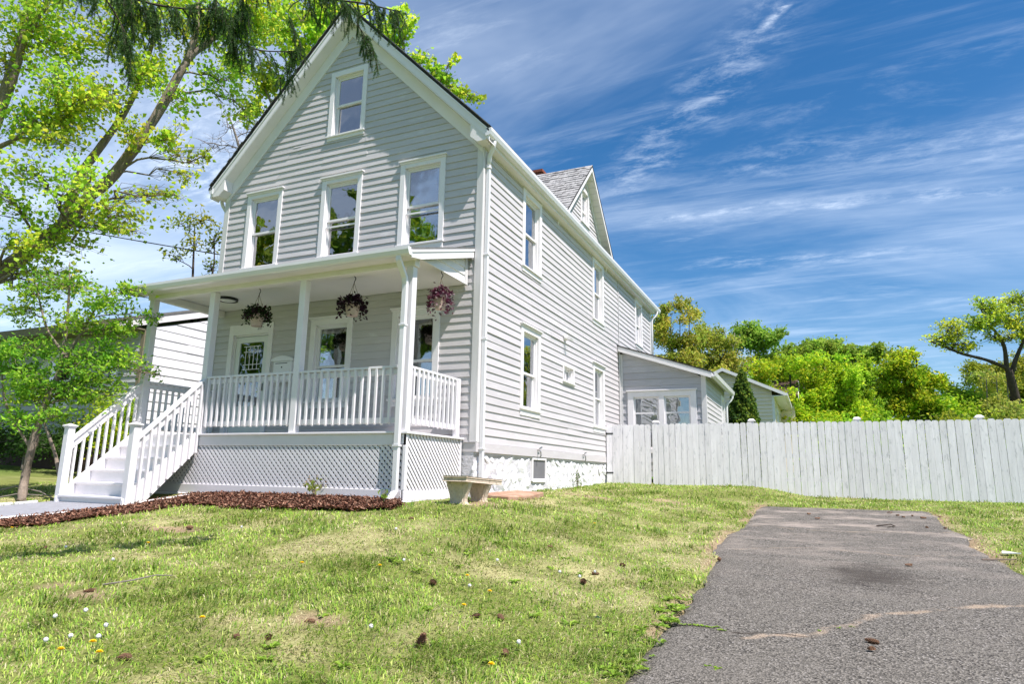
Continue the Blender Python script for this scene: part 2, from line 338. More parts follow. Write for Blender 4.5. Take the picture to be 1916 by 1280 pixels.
def asphalt():
    m = bpy.data.materials.new('worn asphalt'); m.use_nodes = True
    n = m.node_tree.nodes; l = m.node_tree.links; p = n['Principled BSDF']; p.inputs['Roughness'].default_value = 0.85; p.inputs['Specular IOR Level'].default_value = 0.2
    t = n.new('ShaderNodeTexCoord')
    def noise(s, d=4, r=0.6, scale=(1, 1, 1)):
        mp = n.new('ShaderNodeMapping'); mp.inputs['Scale'].default_value = scale; l.new(t.outputs['Object'], mp.inputs[0])
        k = n.new('ShaderNodeTexNoise'); k.inputs['Scale'].default_value = s; k.inputs['Detail'].default_value = d; k.inputs['Roughness'].default_value = r; l.new(mp.outputs[0], k.inputs['Vector']); return k.outputs[0]
    def rng(v, a, b, c=0.0, d=1.0, sm=True):
        r = n.new('ShaderNodeMapRange'); r.interpolation_type = 'SMOOTHSTEP' if sm else 'LINEAR'
        for i, q in enumerate((a, b, c, d)): r.inputs[i + 1].default_value = q
        l.new(v, r.inputs[0]); return r.outputs[0]
    def mix(f, a, b):
        x = n.new('ShaderNodeMix'); x.data_type = 'RGBA'; l.new(f, x.inputs['Factor'])
        for k, v in (('A', a), ('B', b)):
            if isinstance(v, tuple): x.inputs[k].default_value = (*v, 1)
            else: l.new(v, x.inputs[k])
        return x.outputs['Result']
    def mul(a, b):
        q = n.new('ShaderNodeMath'); q.operation = 'MULTIPLY'; q.use_clamp = True
        for i, v in enumerate((a, b)):
            if isinstance(v, float): q.inputs[i].default_value = v
            else: l.new(v, q.inputs[i])
        return q.outputs[0]
    vo = n.new('ShaderNodeTexVoronoi'); vo.inputs['Scale'].default_value = 88; l.new(t.outputs['Object'], vo.inputs['Vector'])
    gx = n.new('ShaderNodeSeparateXYZ'); l.new(vo.outputs['Color'], gx.inputs[0])
    c = mix(rng(gx.outputs[0], 0.1, 0.95, sm=False), (0.034, 0.031, 0.026), (0.225, 0.208, 0.176))
    c = mix(rng(gx.outputs[1], 0.93, 0.98), c, (0.32, 0.30, 0.27))
    c = mix(rng(noise(1.6, 7, 0.7), 0.35, 0.75, 0.0, 0.55), c, (0.165, 0.152, 0.128))
    # pale sand washed over the far end and along the cracks
    sx = n.new('ShaderNodeSeparateXYZ'); l.new(t.outputs['Object'], sx.inputs[0])
    c = mix(mul(rng(sx.outputs[1], -4.5, 3.0), rng(noise(1.6, 7, 0.7, (0.8, 1.3, 1)), 0.44, 0.68)), c, (0.36, 0.31, 0.26))
    def seg(pts, w, amp):
        out = None
        nz = n.new('ShaderNodeTexNoise'); nz.inputs['Scale'].default_value = 3.5; nz.inputs['Detail'].default_value = 6; l.new(t.outputs['Object'], nz.inputs['Vector'])
        for (ax, ay), (bx_, by_) in zip(pts[:-1], pts[1:]):
            L = math.hypot(bx_ - ax, by_ - ay); tx, ty = (bx_ - ax) / L, (by_ - ay) / L
            def lin(cx, cy, k):
                v = n.new('ShaderNodeVectorMath'); v.operation = 'DOT_PRODUCT'; l.new(t.outputs['Object'], v.inputs[0]); v.inputs[1].default_value = (cx, cy, 0)
                q = n.new('ShaderNodeMath'); q.operation = 'ADD'; l.new(v.outputs['Value'], q.inputs[0]); q.inputs[1].default_value = k; return q.outputs[0]
            d_ = lin(-ty, tx, ty * ax - tx * ay); al = lin(tx, ty, -tx * ax - ty * ay)
            wv = n.new('ShaderNodeMath'); wv.operation = 'MULTIPLY_ADD'; l.new(nz.outputs[0], wv.inputs[0]); wv.inputs[1].default_value = .30; l.new(d_, wv.inputs[2])
            w2 = n.new('ShaderNodeMath'); w2.operation = 'SUBTRACT'; l.new(wv.outputs[0], w2.inputs[0]); w2.inputs[1].default_value = .15
            ab = n.new('ShaderNodeMath'); ab.operation = 'ABSOLUTE'; l.new(w2.outputs[0], ab.inputs[0])
            m = mul(mul(rng(ab.outputs[0], w * .25, w, 1.0, 0.0), rng(al, -.04, .04)), rng(al, L - .02, L + .06, 1.0, 0.0))
            if out is None: out = m
            else:
                q = n.new('ShaderNodeMath'); q.operation = 'MAXIMUM'; l.new(out, q.inputs[0]); l.new(m, q.inputs[1]); out = q.outputs[0]
        return mul(mul(out, rng(noise(4.5, 6, .7), .40, .62)), amp)
    c = mix(seg([(4.55, -4.82), (4.84, -4.69), (5.11, -4.38), (5.3, -4.0), (5.84, -3.45), (6.9, -2.8)], .07, .7), c, (0.40, 0.31, 0.22))
    c = mix(seg([(4.1, -1.2), (4.9, -.75), (5.9, -1.0), (6.8, -.6)], .05, .5), c, (0.36, 0.28, 0.2))
    c = mix(seg([(4.1, 1.1), (5.2, .8), (6.8, 1.3)], .07, .5), c, (0.36, 0.29, 0.2))
    c = mix(seg([(4.0, -4.62), (4.6, -4.70), (5.0, -4.62)], .025, .8), c, (0.05, 0.04, 0.03))
    c = mix(seg([(4.1, -2.9), (5.2, -2.75), (6.8, -3.2)], .012, .7), c, (0.03, 0.03, 0.03))
    # oil stain where a car used to stand
    d = n.new('ShaderNodeVectorMath'); d.operation = 'MULTIPLY_ADD'; l.new(t.outputs['Object'], d.inputs[0]); d.inputs[1].default_value = (1.9, 1.25, 0); d.inputs[2].default_value = (-5.50 * 1.9, 2.30 * 1.25, 0)
    ln = n.new('ShaderNodeVectorMath'); ln.operation = 'LENGTH'; l.new(d.outputs[0], ln.inputs[0])
    q = n.new('ShaderNodeMath'); q.operation = 'MULTIPLY_ADD'; l.new(noise(3.0, 6, 0.7, (1, 2.5, 1)), q.inputs[0]); q.inputs[1].default_value = 2.2; l.new(ln.outputs['Value'], q.inputs[2])
    c = mix(rng(q.outputs[0], 1.15, 2.25, 0.85, 0.0), c, (0.050, 0.042, 0.034))
    l.new(c, p.inputs['Base Color'])
    b = n.new('ShaderNodeBump'); b.inputs['Strength'].default_value = 0.8; b.inputs['Distance'].default_value = 0.012; l.new(vo.outputs['Distance'], b.inputs['Height']); l.new(b.outputs[0], p.inputs['Normal'])
    return m
M_['asphalt'] = asphalt()

# ------------------------------------------------------------------ ground
def DRIVE_L(y): return 4.04 + 0.0 * y + 0.10 * (fbm(y, y * 0 + 3, 0.9) - 0.5) * 2 + 0.05 * (fbm(y, y * 0 + 9, 5.0) - 0.5) * 2 - 0.12 * sstep(-2.2, -1.2, y) * (1 - sstep(-0.2, 1.6, y))
def DRIVE_R(y): return 6.80 + 0.16 * (fbm(y, y * 0 + 5, 0.8) - 0.5) * 2 + 0.06 * (fbm(y, y * 0 + 1, 5.0) - 0.5) * 2
DRIVE_END = 4.05
def terrain(x, y):
    x = np.asarray(x, float); y = np.asarray(y, float)
    yc = np.maximum(y, -11)
    pl = np.where(yc < 4, -1.7 + .06 * (yc + 9.77), -.874 + .035 * (np.minimum(yc, 30) - 4))
    amp = np.interp(y, [-11, -9, -5, -3, -1.7, .3, 1.3, 4, 7.3, 14], [.0, .08, .24, .36, .45, .37, .36, .23, .21, .1])
    e0 = 3.9 + 1.3 * sstep(3., 6.5, y); e1 = .3 + 3.2 * sstep(3., 6.5, y)
    B = 1 - sstep(e1, e0, x)
    ex = .045 * np.clip(-6.5 - x, 0, 9) * sstep(-6, -1, y)
    z = pl + amp * B + ex
    far = sstep(40, 220, np.hypot(x, y)) * 3.0
    return z + far
def in_drive(x, y): return (x > DRIVE_L(y)) & (x < DRIVE_R(y)) & (y < DRIVE_END + 0.25 * (fbm(x, x * 0 + 2, 1.5) - 0.5))
MULCH = [(-5.2, -4.72), (-4.3, -4.66), (-3.85, -4.42), (-3.75, -4.0), (-3.7, -3.75), (-3.5, -3.5), (-3.35, -3.2), (-3.4, -2.9), (-3.3, -2.6), (-2.8, -2.62), (-2.33, -2.72), (-1.25, -2.54), (-0.4, -2.50), (-0.03, -2.32), (-0.05, -2.0),
         (-0.28, -1.74), (-4.25, -1.74), (-4.25, -2.9), (-4.42, -3.5), (-4.75, -4.1), (-5.2, -4.5)]
PATH = [(-4.25, -2.8), (-4.32, -3.3), (-4.6, -3.85), (-4.95, -4.3), (-5.6, -4.75), (-7.2, -5.4), (-9.0, -6.0), (-9.5, -4.9), (-7.6, -4.2), (-6.5, -3.55), (-6.15, -3.0), (-6.1, -2.8)]
def in_poly(x, y, P):
    c = np.zeros(np.shape(x), bool); n = len(P)
    for i in range(n):
        (x0, y0), (x1, y1) = P[i], P[(i + 1) % n]
        c ^= ((y0 > y) != (y1 > y)) & (x < (x1 - x0) * (y - y0) / (y1 - y0 + 1e-12) + x0)
    return c
def bare_amt(x, y):
    """bare brownish earth: a few worn spots and the strips by the driveway and house"""
    b = np.zeros(np.shape(x))
    for cx, cy, rx, ry in ((1.3, 2.1, .6, .35), (2.5, 3.3, .5, .3), (0.1, -6.3, .40, .22), (-0.5, -6.2, .25, .18), (0.7, -1.2, .45, .5), (-1.9, -4.0, .5, .16), (1.9, -5.95, .25, .14)):
        d = np.hypot((x - cx) / rx, (y - cy) / ry) + (fbm(x, y, 2.5) - 0.5) * 1.3
        b = np.maximum(b, 1 - sstep(0.45, 1.05, d))
    e = np.abs(x - DRIVE_L(y)); b = np.maximum(b, (1 - sstep(0.03, 0.22, e)) * (y < 4.3) * sstep(0.35, 0.6, fbm(x, y, 1.4)))
    e = np.abs(x - DRIVE_R(y)); b = np.maximum(b, (1 - sstep(0.03, 0.25, e)) * (y < 4.3) * sstep(0.3, 0.6, fbm(x, y, 1.1)))
    return b
def dry_amt(x, y): return sstep(0.46, 0.74, fbm(x + 3.3, y - 1.2, 0.75) * 0.55 + fbm(x, y, 2.6) * 0.45) * (1 - 0.7 * sstep(4.2, 5.2, y))

def axis_steps(core0, core1, step, lim):
    a = list(np.arange(core0, core1 + 1e-6, step)); s = step
    v = core1
    while v < lim: s *= 1.35; v += s; a.append(v)
    v = core0; s = step
    while v > -lim: s *= 1.35; v -= s; a.insert(0, v)
    return np.array(a)
gx = axis_steps(-9, 10.5, 0.12, 900); gy = axis_steps(-9, 9, 0.12, 900)
X, Y = np.meshgrid(gx, gy); Z = terrain(X, Y) + (fbm(X, Y, 1.2) - .5) * 0.05 * (np.hypot(X, Y) < 40)
ind = in_drive(X, Y) | ((X > DRIVE_L(Y) + .02) & (X < DRIVE_R(Y) - .02) & (Y < DRIVE_END - .05))
Z = np.where(ind, terrain(X, Y) - 0.05, Z)
Z = np.where(in_poly(X, Y, PATH), terrain(X, Y) - 0.05, Z)
h = np.hypot((X - CAM[0]), (Y - CAM[1]))
g0 = np.array([0.17, 0.19, 0.055]); g1 = np.array([0.36, 0.34, 0.16]); g2 = np.array([0.31, 0.23, 0.145])
dr = dry_amt(X, Y)[..., None]; ba = bare_amt(X, Y)[..., None]
gc = g0 * (1 - dr) + g1 * dr; gc = gc * (1 - ba) + g2 * ba
gc = gc * (0.62 + 0.76 * fbm(X, Y, 6.0)[..., None])
farm = sstep(9, 14, np.hypot(X, Y))[..., None]
gc = gc * (1 - farm) + np.array([0.10, 0.17, 0.035]) * (0.7 + 0.6 * fbm(X, Y, .5)[..., None]) * farm
ny, nx = X.shape
idx = np.arange(nx * ny).reshape(ny, nx)
F = np.stack([idx[:-1, :-1], idx[:-1, 1:], idx[1:, 1:], idx[1:, :-1]], -1).reshape(-1, 4)
ground = np_mesh('ground', np.stack([X, Y, Z], -1).reshape(-1, 3), F, M_['soil'], col=gc.reshape(-1, 3), smooth=True)
tag(ground, 'uneven front lawn soil sloping up to the house', kind='structure')

# driveway
ys = np.arange(-16, DRIVE_END + .001, 0.05); us = np.linspace(0, 1, 40)
YY, UU = np.meshgrid(ys, us, indexing='ij'); XX = DRIVE_L(YY) * (1 - UU) + DRIVE_R(YY) * UU
YE = np.where(YY > DRIVE_END - .4, YY + (YY - DRIVE_END + .4) / .4 * 0.3 * (fbm(XX, XX * 0 + 2, 1.5) - 0.5), YY)
ZZ = terrain(XX, YE) + 0.006 + 0.012 * (fbm(XX, YE, 1.0) - .5) - 0.03 * sstep(0.96, 1.0, np.maximum(UU, 1 - UU))
n0, n1 = XX.shape; idx = np.arange(n0 * n1).reshape(n0, n1)
F = np.stack([idx[:-1, :-1], idx[:-1, 1:], idx[1:, 1:], idx[1:, :-1]], -1).reshape(-1, 4)
drive = np_mesh('driveway', np.stack([XX, YE, ZZ], -1).reshape(-1, 3), F, M_['asphalt'], smooth=True)
tag(drive, 'worn grey asphalt driveway with an oil stain and sandy cracks', kind='structure')

# garden path with edging stones
def poly_sheet(P, dz, name, m):
    mb = MB(); mb.add([(x, y, float(terrain(x, y)) + dz) for x, y in P], [tuple(range(len(P)))]); return mb.build(name, m)
pth = MB()
lo = PATH[:7]; hi = PATH[7:][::-1]
for i in range(len(lo) - 1):
    j0 = i * (len(hi) - 1) / (len(lo) - 1); j1 = (i + 1) * (len(hi) - 1) / (len(lo) - 1)
    def L(P, t): k = min(int(t), len(P) - 2); f = t - k; return (P[k][0] * (1 - f) + P[k + 1][0] * f, P[k][1] * (1 - f) + P[k + 1][1] * f)
    a, b = lo[i], lo[i + 1]; c, d = L(hi, j1), L(hi, j0)
    pth.add([(p[0], p[1], float(terrain(*p)) + 0.015) for p in (a, b, c, d)], [(3, 2, 1, 0)])
path = pth.build('path', M_['path']); tag(path, 'grey concrete path curving up to the porch steps', kind='structure')
def edging(P, lbl):
    root = thing('path_edging', lbl, 'edging', (P[0][0], P[0][1], float(terrain(*P[0]))))
    for (a, b) in zip(P[:-1], P[1:]):
        L = math.dist(a, b); n = max(1, round(L / 0.42))
        for k in range(n):
            f0 = (k + 0.03) / n; f1 = (k + .97) / n
            p = [a[0] + (b[0] - a[0]) * f0, a[1] + (b[1] - a[1]) * f0]; q = [a[0] + (b[0] - a[0]) * f1, a[1] + (b[1] - a[1]) * f1]
            mb = MB(); w = 0.11 + rnd.random() * 0.03; h_ = 0.06 + rnd.random() * .02
            mb.bar((*p, float(terrain(*p)) + .015), (*q, float(terrain(*q)) + .015 + rnd.uniform(-.01, .01)), w, h_)
            mb.build('stone', M_['kerb'], root, bevel=0.018)
    return root
edging([(-4.12, -1.95), (-4.2, -2.8), (-4.27, -3.33), (-4.55, -3.9), (-4.9, -4.36), (-5.55, -4.82), (-7.2, -5.5)], 'row of white washed edging stones between path and mulch bed')
edging([(-6.2, -3.0), (-6.6, -3.5), (-7.6, -4.15), (-9.5, -4.85)], 'row of white washed edging stones beyond the path, by the small tree')

# ------------------------------------------------------------------ the house
W = 6.227; YB = 13.234; YC = 8.952; ZS = 5.40; EXPO = 0.1372
PK = -W / 2; ZPK = 9.11; XT = 0.259; ZT = 5.63; SL = (ZPK - ZT) / (XT - PK)
def roofz(x): return ZPK - SL * abs(x - PK)

house = thing('house', 'two storey light grey clapboard house with white trim and a steep front gable', 'house', (-3.1, 6.6, -0.7))

def P3(plane, u, w, z):
    """plane ('F', y) faces the street, ('S', x) faces the driveway; w is the distance out from the wall"""
    return (u, plane[1] - w, z) if plane[0] == 'F' else (plane[1] + w, u, z)
def bx(mb, plane, u0, u1, w0, w1, z0, z1):
    a = P3(plane, u0, w0, z0); b = P3(plane, u1, w1, z1)
    return mb.box(min(a[0], b[0]), max(a[0], b[0]), min(a[1], b[1]), max(a[1], b[1]), min(a[2], b[2]), max(a[2], b[2]))

def clapboards(parent, plane, z0, z1, expo, left, right, openings, m, name='clapboard', proud=0.021, wavy=True, join=False):
    nrm = 1 if plane[0] == 'F' else -1
    nco = int(math.ceil((z1 - z0) / expo - 1e-6))
    sheath = MB(); allb = MB()
    for k in range(nco):
        za = z0 + k * expo; zb = min(za + expo, z1)
        if zb - za < 0.012: continue
        zs = sorted({za, zb} | {round(z, 5) for o in openings for z in (o[2], o[3]) if za + 1e-4 < z < zb - 1e-4})
        bands = []
        for a, b in zip(zs[:-1], zs[1:]):
            iv = [[left(a), left(b), right(a), right(b)]]
            for (o0, o1, oz0, oz1) in openings:
                if oz0 <= a + 1e-4 and oz1 >= b - 1e-4:
                    nw = []
                    for l0, l1, r0, r1 in iv:
                        if o1 <= min(l0, l1) or o0 >= max(r0, r1): nw.append([l0, l1, r0, r1]); continue
                        if o0 > max(l0, l1) + .005: nw.append([l0, l1, o0, o0])
                        if o1 < min(r0, r1) - .005: nw.append([o1, o1, r0, r1])
                    iv = nw
            bands.append((a, b, [i for i in iv if min(i[2] - i[0], i[3] - i[1]) > .004 or max(i[2] - i[0], i[3] - i[1]) > 0.02]))
        rects = [(bi, a, b, i) for bi, (a, b, iv) in enumerate(bands) for i in iv]
        par = list(range(len(rects)))
        def fd(i):
            while par[i] != i: i = par[i]
            return i
        for i in range(len(rects)):
            for j in range(i):
                if abs(rects[i][0] - rects[j][0]) == 1:
                    A = rects[i][3]; B = rects[j][3]
                    if min(A[2], B[2]) - max(A[0], B[0]) > .01: par[fd(i)] = fd(j)
        jit = rnd.uniform(-0.0025, 0.0025); jz = rnd.uniform(-.0015, .0015)
        groups = {}
        for i, r in enumerate(rects): groups.setdefault(fd(i), []).append(r)
        for g in groups.values():
            mb = MB()
            for bi, a, b, (l0, l1, r0, r1) in g:
                off = lambda z: proud + jit - (proud - .004) * (z - za) / expo
                wa, wb = off(a), off(b)
                # slightly wavy boards; now and then a butt joint shows as a small step
                ns = max(1, int(round((r0 - l0) / 1.1))) if wavy else 1
                cols_ = []
                for i_ in range(ns + 1):
                    t_ = i_ / ns; u0_ = l0 + (r0 - l0) * t_; u1_ = l1 + (r1 - l1) * t_
                    jw = rnd.uniform(-.0022, .0022) if wavy else 0; jzz = rnd.uniform(-.0026, .0026) if (wavy and a == za) else 0
                    cols_.append((u0_, u1_, jw, jzz))
                    if wavy and 0 < i_ < ns and rnd.random() < .22: cols_.append((u0_ + .0035, u1_ + .0035, jw + rnd.choice((-.007, .006)), jzz + rnd.uniform(-.004, .004)))
                q = []; fs = []
                for (u0_, u1_, jw, jzz) in cols_:
                    q += [P3(plane, u0_, wa + jw, a + jz + jzz), P3(plane, u1_, wb + jw * .3, b + .004), P3(plane, u0_, -.012, a + jz + jzz), P3(plane, u1_, -.012, b + .004)]
                for i_ in range(len(cols_) - 1):
                    o_ = 4 * i_; fs.append((o_, o_ + 4, o_ + 5, o_ + 1))
                    if a == za: fs.append((o_ + 2, o_ + 6, o_ + 4, o_))
                e_ = 4 * (len(cols_) - 1)
                fs += [(2, 0, 1, 3), (e_, e_ + 2, e_ + 3, e_ + 1)]
                mb.add(q, fs)
                sheath.add([P3(plane, l0, -.014, a), P3(plane, r0, -.014, a), P3(plane, r1, -.014, b), P3(plane, l1, -.014, b)], [(0, 1, 2, 3)])
            if join: allb.add(mb.v, mb.f)
            else: mb.build(name, m, parent)
    if join: tag(allb.build(name, m, parent), kind='stuff')
    return sheath

def window(parent, plane, u0, u1, z0, z1, cw=0.105, cap=True, sill=0.10, meet=0.5, room='room', blind=None, open_=0.0, sash2=True, name='window', slider=False, midbar=False, proud=0.036, curt=False):
    """u0..z1 outer edges of the casing"""
    mb = MB()
    bx(mb, plane, u0, u0 + cw, -.012, proud, z0, z1); bx(mb, plane, u1 - cw, u1, -.012, proud, z0, z1)
    bx(mb, plane, u0 + cw, u1 - cw, -.012, proud - .003, z1 - cw * 1.05, z1)
    bx(mb, plane, u0 + cw, u1 - cw, -.012, proud - .002, z0, z0 + sill)
    i0, i1, j0, j1 = u0 + cw, u1 - cw, z0 + sill, z1 - cw * 1.05
    for a in ((i0 - .02, i0 + .022, j0, j1), (i1 - .022, i1 + .02, j0, j1), (i0, i1, j1 - .022, j1 + .02), (i0, i1, j0 - .02, j0 + .028)):
        bx(mb, plane, a[0], a[1], -.13, -.0125, a[2], a[3])
    win = mb.build(name, M_['trim'], parent, bevel=0.003)
    if cap:
        c = MB(); bx(c, plane, u0 - .03, u1 + .03, .0, proud + .045, z1 + .001, z1 + .032); bx(c, plane, u0 - .012, u1 + .012, .0, proud + .018, z1 - .028, z1)
        c.build('head_cap', M_['trim'], win, bevel=.004)
    s = MB(); bx(s, plane, u0 - .015, u1 + .015, .0, proud + .03, z0 + sill - .03, z0 + sill + .006); s.build('sill', M_['trim'], win, bevel=.004)
    a0, a1, b0, b1 = i0 + .022, i1 - .022, j0 + .028, j1 - .022
    fw = .042
    def sash(c0, c1, d0, d1, w):
        q = MB(); bx(q, plane, c0, c0 + fw, w - .03, w, d0, d1); bx(q, plane, c1 - fw, c1, w - .03, w, d0, d1)
        bx(q, plane, c0 + fw, c1 - fw, w - .029, w - .001, d0, d0 + fw); bx(q, plane, c0 + fw, c1 - fw, w - .029, w - .001, d1 - fw, d1)
        q.build('sash', M_['trim'], win)
        g = MB(); bx(g, plane, c0 + fw - .003, c1 - fw + .003, w - .019, w - .014, d0 + fw - .003, d1 - fw + .003); g.build('pane', M_['glass'], win)
    if slider:
        um = a0 + (a1 - a0) * .5; sash(a0, um + .02, b0, b1, -.045); sash(um - .02, a1, b0, b1, -.08)
    else:
        zm = b0 + (b1 - b0) * meet
        sash(a0, a1, zm - .021, b1, -.045)
        sash(a0, a1, b0 + open_, zm + .021 + open_, -.08)
        if midbar:
            q = MB(); bx(q, plane, a0, a1, -.04, -.018, zm - .16, zm - .13); q.build('screen_rail', M_['trim'], win)
    # the room behind
    r = MB(); d = 1.3; e = .35; w0 = -.132
    A = [P3(plane, i0, w0, j0), P3(plane, i1, w0, j0), P3(plane, i1, w0, j1), P3(plane, i0, w0, j1)]
    B = [P3(plane, i0 - e, -d, j0 - e * .6), P3(plane, i1 + e, -d, j0 - e * .6), P3(plane, i1 + e, -d, j1 + .1), P3(plane, i0 - e, -d, j1 + .1)]
    r.add(A + B, [(4, 5, 6, 7), (0, 1, 5, 4), (1, 2, 6, 5), (2, 3, 7, 6), (3, 0, 4, 7)])
    r.build('room_interior', M_[room], win)
    if blind:
        f0, f1, mm = blind
        q = MB(); zz0 = b0 + (b1 - b0) * f0; zz1 = b0 + (b1 - b0) * f1
        n = max(4, int((a1 - a0) / .05)); pts = []
        for k in range(n + 1):
            u = a0 + (a1 - a0) * k / n; w = -.155 - (.012 if (k % 2 and curt) else 0); pts.append((u, w))
        for (ua, wa), (ub, wb) in zip(pts[:-1], pts[1:]):
            q.add([P3(plane, ua, wa, zz0), P3(plane, ub, wb, zz0), P3(plane, ub, wb, zz1), P3(plane, ua, wa, zz1)], [(0, 1, 2, 3)])
        q.build('blind', M_[mm], win)
    return win

# --- openings in the two walls one sees
FW = ('F', 0.0); SW = ('S', 0.0)
f_open = [(-5.598, -4.64, 3.698, 5.395), (-3.609, -2.625, 3.698, 5.395), (-1.736, -.76, 3.698, 5.395), (-3.581, -2.663, 6.225, 7.773),
          (-5.729, -4.557, .10, 2.54), (-3.61, -2.628, .785, 2.505), (-1.745, -.75, .777, 2.525)]
s_open = [(1.756, 2.766, 3.622, 5.385), (6.401, 7.396, 3.571, 5.385), (1.756, 2.766, .759, 2.533), (4.133, 4.90, 1.679, 2.144), (6.401, 7.396, .739, 2.51)]
r_open = [(10.974, 11.936, 3.764, 5.385)]
ins = .04
sh = lambda L: [(a + ins, b - ins, c + ins, d - ins) for a, b, c, d in L]
Z0 = 0.150
gl = lambda z: max(-W + .10, PK - (8.63 - z) / SL) if z > 5.0 else -W + .10
gr = lambda z: min(-.10, PK + (8.63 - z) / SL) if z > 5.0 else -.10
class _H: pass
fwall = bpy.data.objects.new('wall', None); COL.objects.link(fwall); fwall.parent = house
s1 = clapboards(fwall, FW, Z0, 8.58, EXPO, gl, gr, sh(f_open), M_['siding'])
swall = bpy.data.objects.new('wall', None); COL.objects.link(swall); swall.parent = house
s2 = clapboards(swall, SW, Z0, 5.40, EXPO, lambda z: .10, lambda z: YC - .035, sh(s_open), M_['siding'])
s3 = clapboards(swall, SW, Z0 + EXPO * 22, 5.40, EXPO, lambda z: YC + .035, lambda z: YB - .09, sh(r_open), M_['siding'])
s1.build('sheathing', M_['siding'], fwall); 
for k in s3.f: pass
s2.build('sheathing', M_['siding'], swall); s3.build('sheathing', M_['siding'], swall)
mb = MB(); mb.box(-.24, .028, -.030, 0.0, -.005, .148); mb.box(-.2, .026, -.05, 0.0, .149, .160); mb.build('skirt_board', M_['siding'], house)
mb = MB(); mb.box(0.001, .030, -.028, YC + .5, -.004, .149); mb.box(-.2, .0, .005, YC + .5, -.05, -.006); mb.build('skirt_board', M_['siding'], house)
# walls out of sight
mb = MB(); mb.box(-W, -W + .06, .03, YB, -.3, 5.45); mb.build('wall', M_['siding'], house)
mb = MB(); mb.prism([(-W, -.3), (-.02, -.3), (-.02, 5.5), (PK, 8.6), (-W, 5.5)], 'y', YB - .06, YB); mb.build('wall', M_['siding'], house)
# corner boards
def cboard(f): f.build('corner_board', M_['siding'] if f is None else M_['trim_grey'], house, bevel=.004)
M_['trim_grey'] = mat('grey white corner board', (0.62, 0.61, 0.60), 0.5, var=0.08, vscale=(6, 6, .6), vs=3, bump=.2, bscale=(40, 40, 4), bs=2, bdist=.005)
q = MB(); q.box(-.10, .032, -.032, -.0005, .162, 5.40); q.box(.0005, .0318, 0.0, .095, .152, 5.40); cboard(q)
q = MB(); q.box(-W - .03, -W + .105, -.032, .03, .162, 5.42); cboard(q)
q = MB(); q.box(.0, .030, YB - .095, YB + .03, 3.0, 5.40); cboard(q)
q = MB(); q.box(.0, .027, YC - .035, YC + .035, -.3, 5.40); q.build('seam_board', M_['siding'], house)

for i, (a, b, c, d) in enumerate(f_open[:3]):
    window(house, FW, a, b, c - .25, d, cap=True, sill=.30, meet=.5, open_=(0, .0, .0)[i], midbar=(False, True, True)[i], room='room', blind=(None, None, (0.80, 1, 'screen'))[i])
window(house, FW, *f_open[3], cap=False, meet=.52)
window(house, FW, *f_open[5], room='room_light', meet=.45, cw=.12, sill=.13, blind=(0, .42, 'screen'))
window(house, FW, *f_open[6], room='room_light', meet=.45, cw=.12, sill=.13, blind=(0, .42, 'screen'))
window(house, SW, *s_open[0], cap=False, blind=(0, .5, 'screen'), cw=.12, sill=.12)
window(house, SW, *s_open[1], cap=False, blind=(.5, 1, 'screen'), cw=.12, sill=.12)
window(house, SW, *s_open[2], cap=True, room='room_light', blind=(0, .5, 'curtain'), curt=True, cw=.12, sill=.14, meet=.47)
window(house, SW, *s_open[3], cap=False, slider=True, cw=.06, sill=.06, blind=(0, 1, 'curtain'))
window(house, SW, *s_open[4], cap=True, blind=(.25, .75, 'screen'), cw=.12, sill=.14)
window(house, SW, *r_open[0], cap=True, blind=(0, 1, 'screen'), cw=.12, sill=.12)

# front door
mb = MB(); a, b, c, d = f_open[4]; c = .228
for (x0, x1, z0, z1) in ((a, a + .115, c, d), (b - .115, b, c, d), (a + .115, b - .115, 2.33, d - .002)): mb.box(x0, x1, -.038, .012, z0, z1)
mb.box(a + .1, a + .15, .0125, .12, c, 2.33); mb.box(b - .15, b - .1, .0125, .12, c, 2.33); mb.box(a + .15, b - .15, .0125, .12, 2.30, 2.345)
door = mb.build('door', M_['trim'], house, bevel=.004)
D0, D1 = a + .15, b - .15
mb = MB()
for (x0, x1, z0, z1) in ((D0 + .005, D0 + .12, c + .01, 2.29), (D1 - .12, D1 - .005, c + .01, 2.29), (D0 + .12, D1 - .12, 2.17, 2.29), (D0 + .12, D1 - .12, 1.40, 1.53), (D0 + .12, D1 - .12, c + .01, .88)): mb.box(x0, x1, .03, .065, z0, z1)
mb.build('door_leaf', M_['flagstone'], door)
mb = MB(); mb.box(D0 + .115, D1 - .115, .045, .05, 1.525, 2.175); mb.build('pane', M_['glass_frost'], door)
mb = MB(); mb.box(D0 + .115, D1 - .115, .045, .05, .875, 1.405); mb.build('pane', M_['glass'], door)
mb = MB()
for t in (.25, .42, .58, .75): x = D0 + .12 + (D1 - D0 - .24) * t; mb.box(x - .006, x + .006, .038, .044, 1.62, 2.10)
for z in (1.62, 1.72, 1.98, 2.09): mb.box(D0 + .22, D1 - .20, .0385, .0445, z - .006, z + .006)
mb.build('lead_came', M_['trim'], door)
mb = MB(); mb.box(D0 - .05, D1 + .05, .14, .9, c, 2.4); mb.f = mb.f[:3] + mb.f[3:]; mb.f = [f for k, f in enumerate(mb.f) if k != 2]; mb.build('room_interior', M_['room'], door)
mb = MB(); mb.box(D1 - .09, D1 - .05, -.01, .03, 1.18, 1.32); mb.tube([(D1 - .07, -.03, 1.25), (D1 - .07, .03, 1.25)], .02, 8); mb.build('handle', M_['brass'], door)
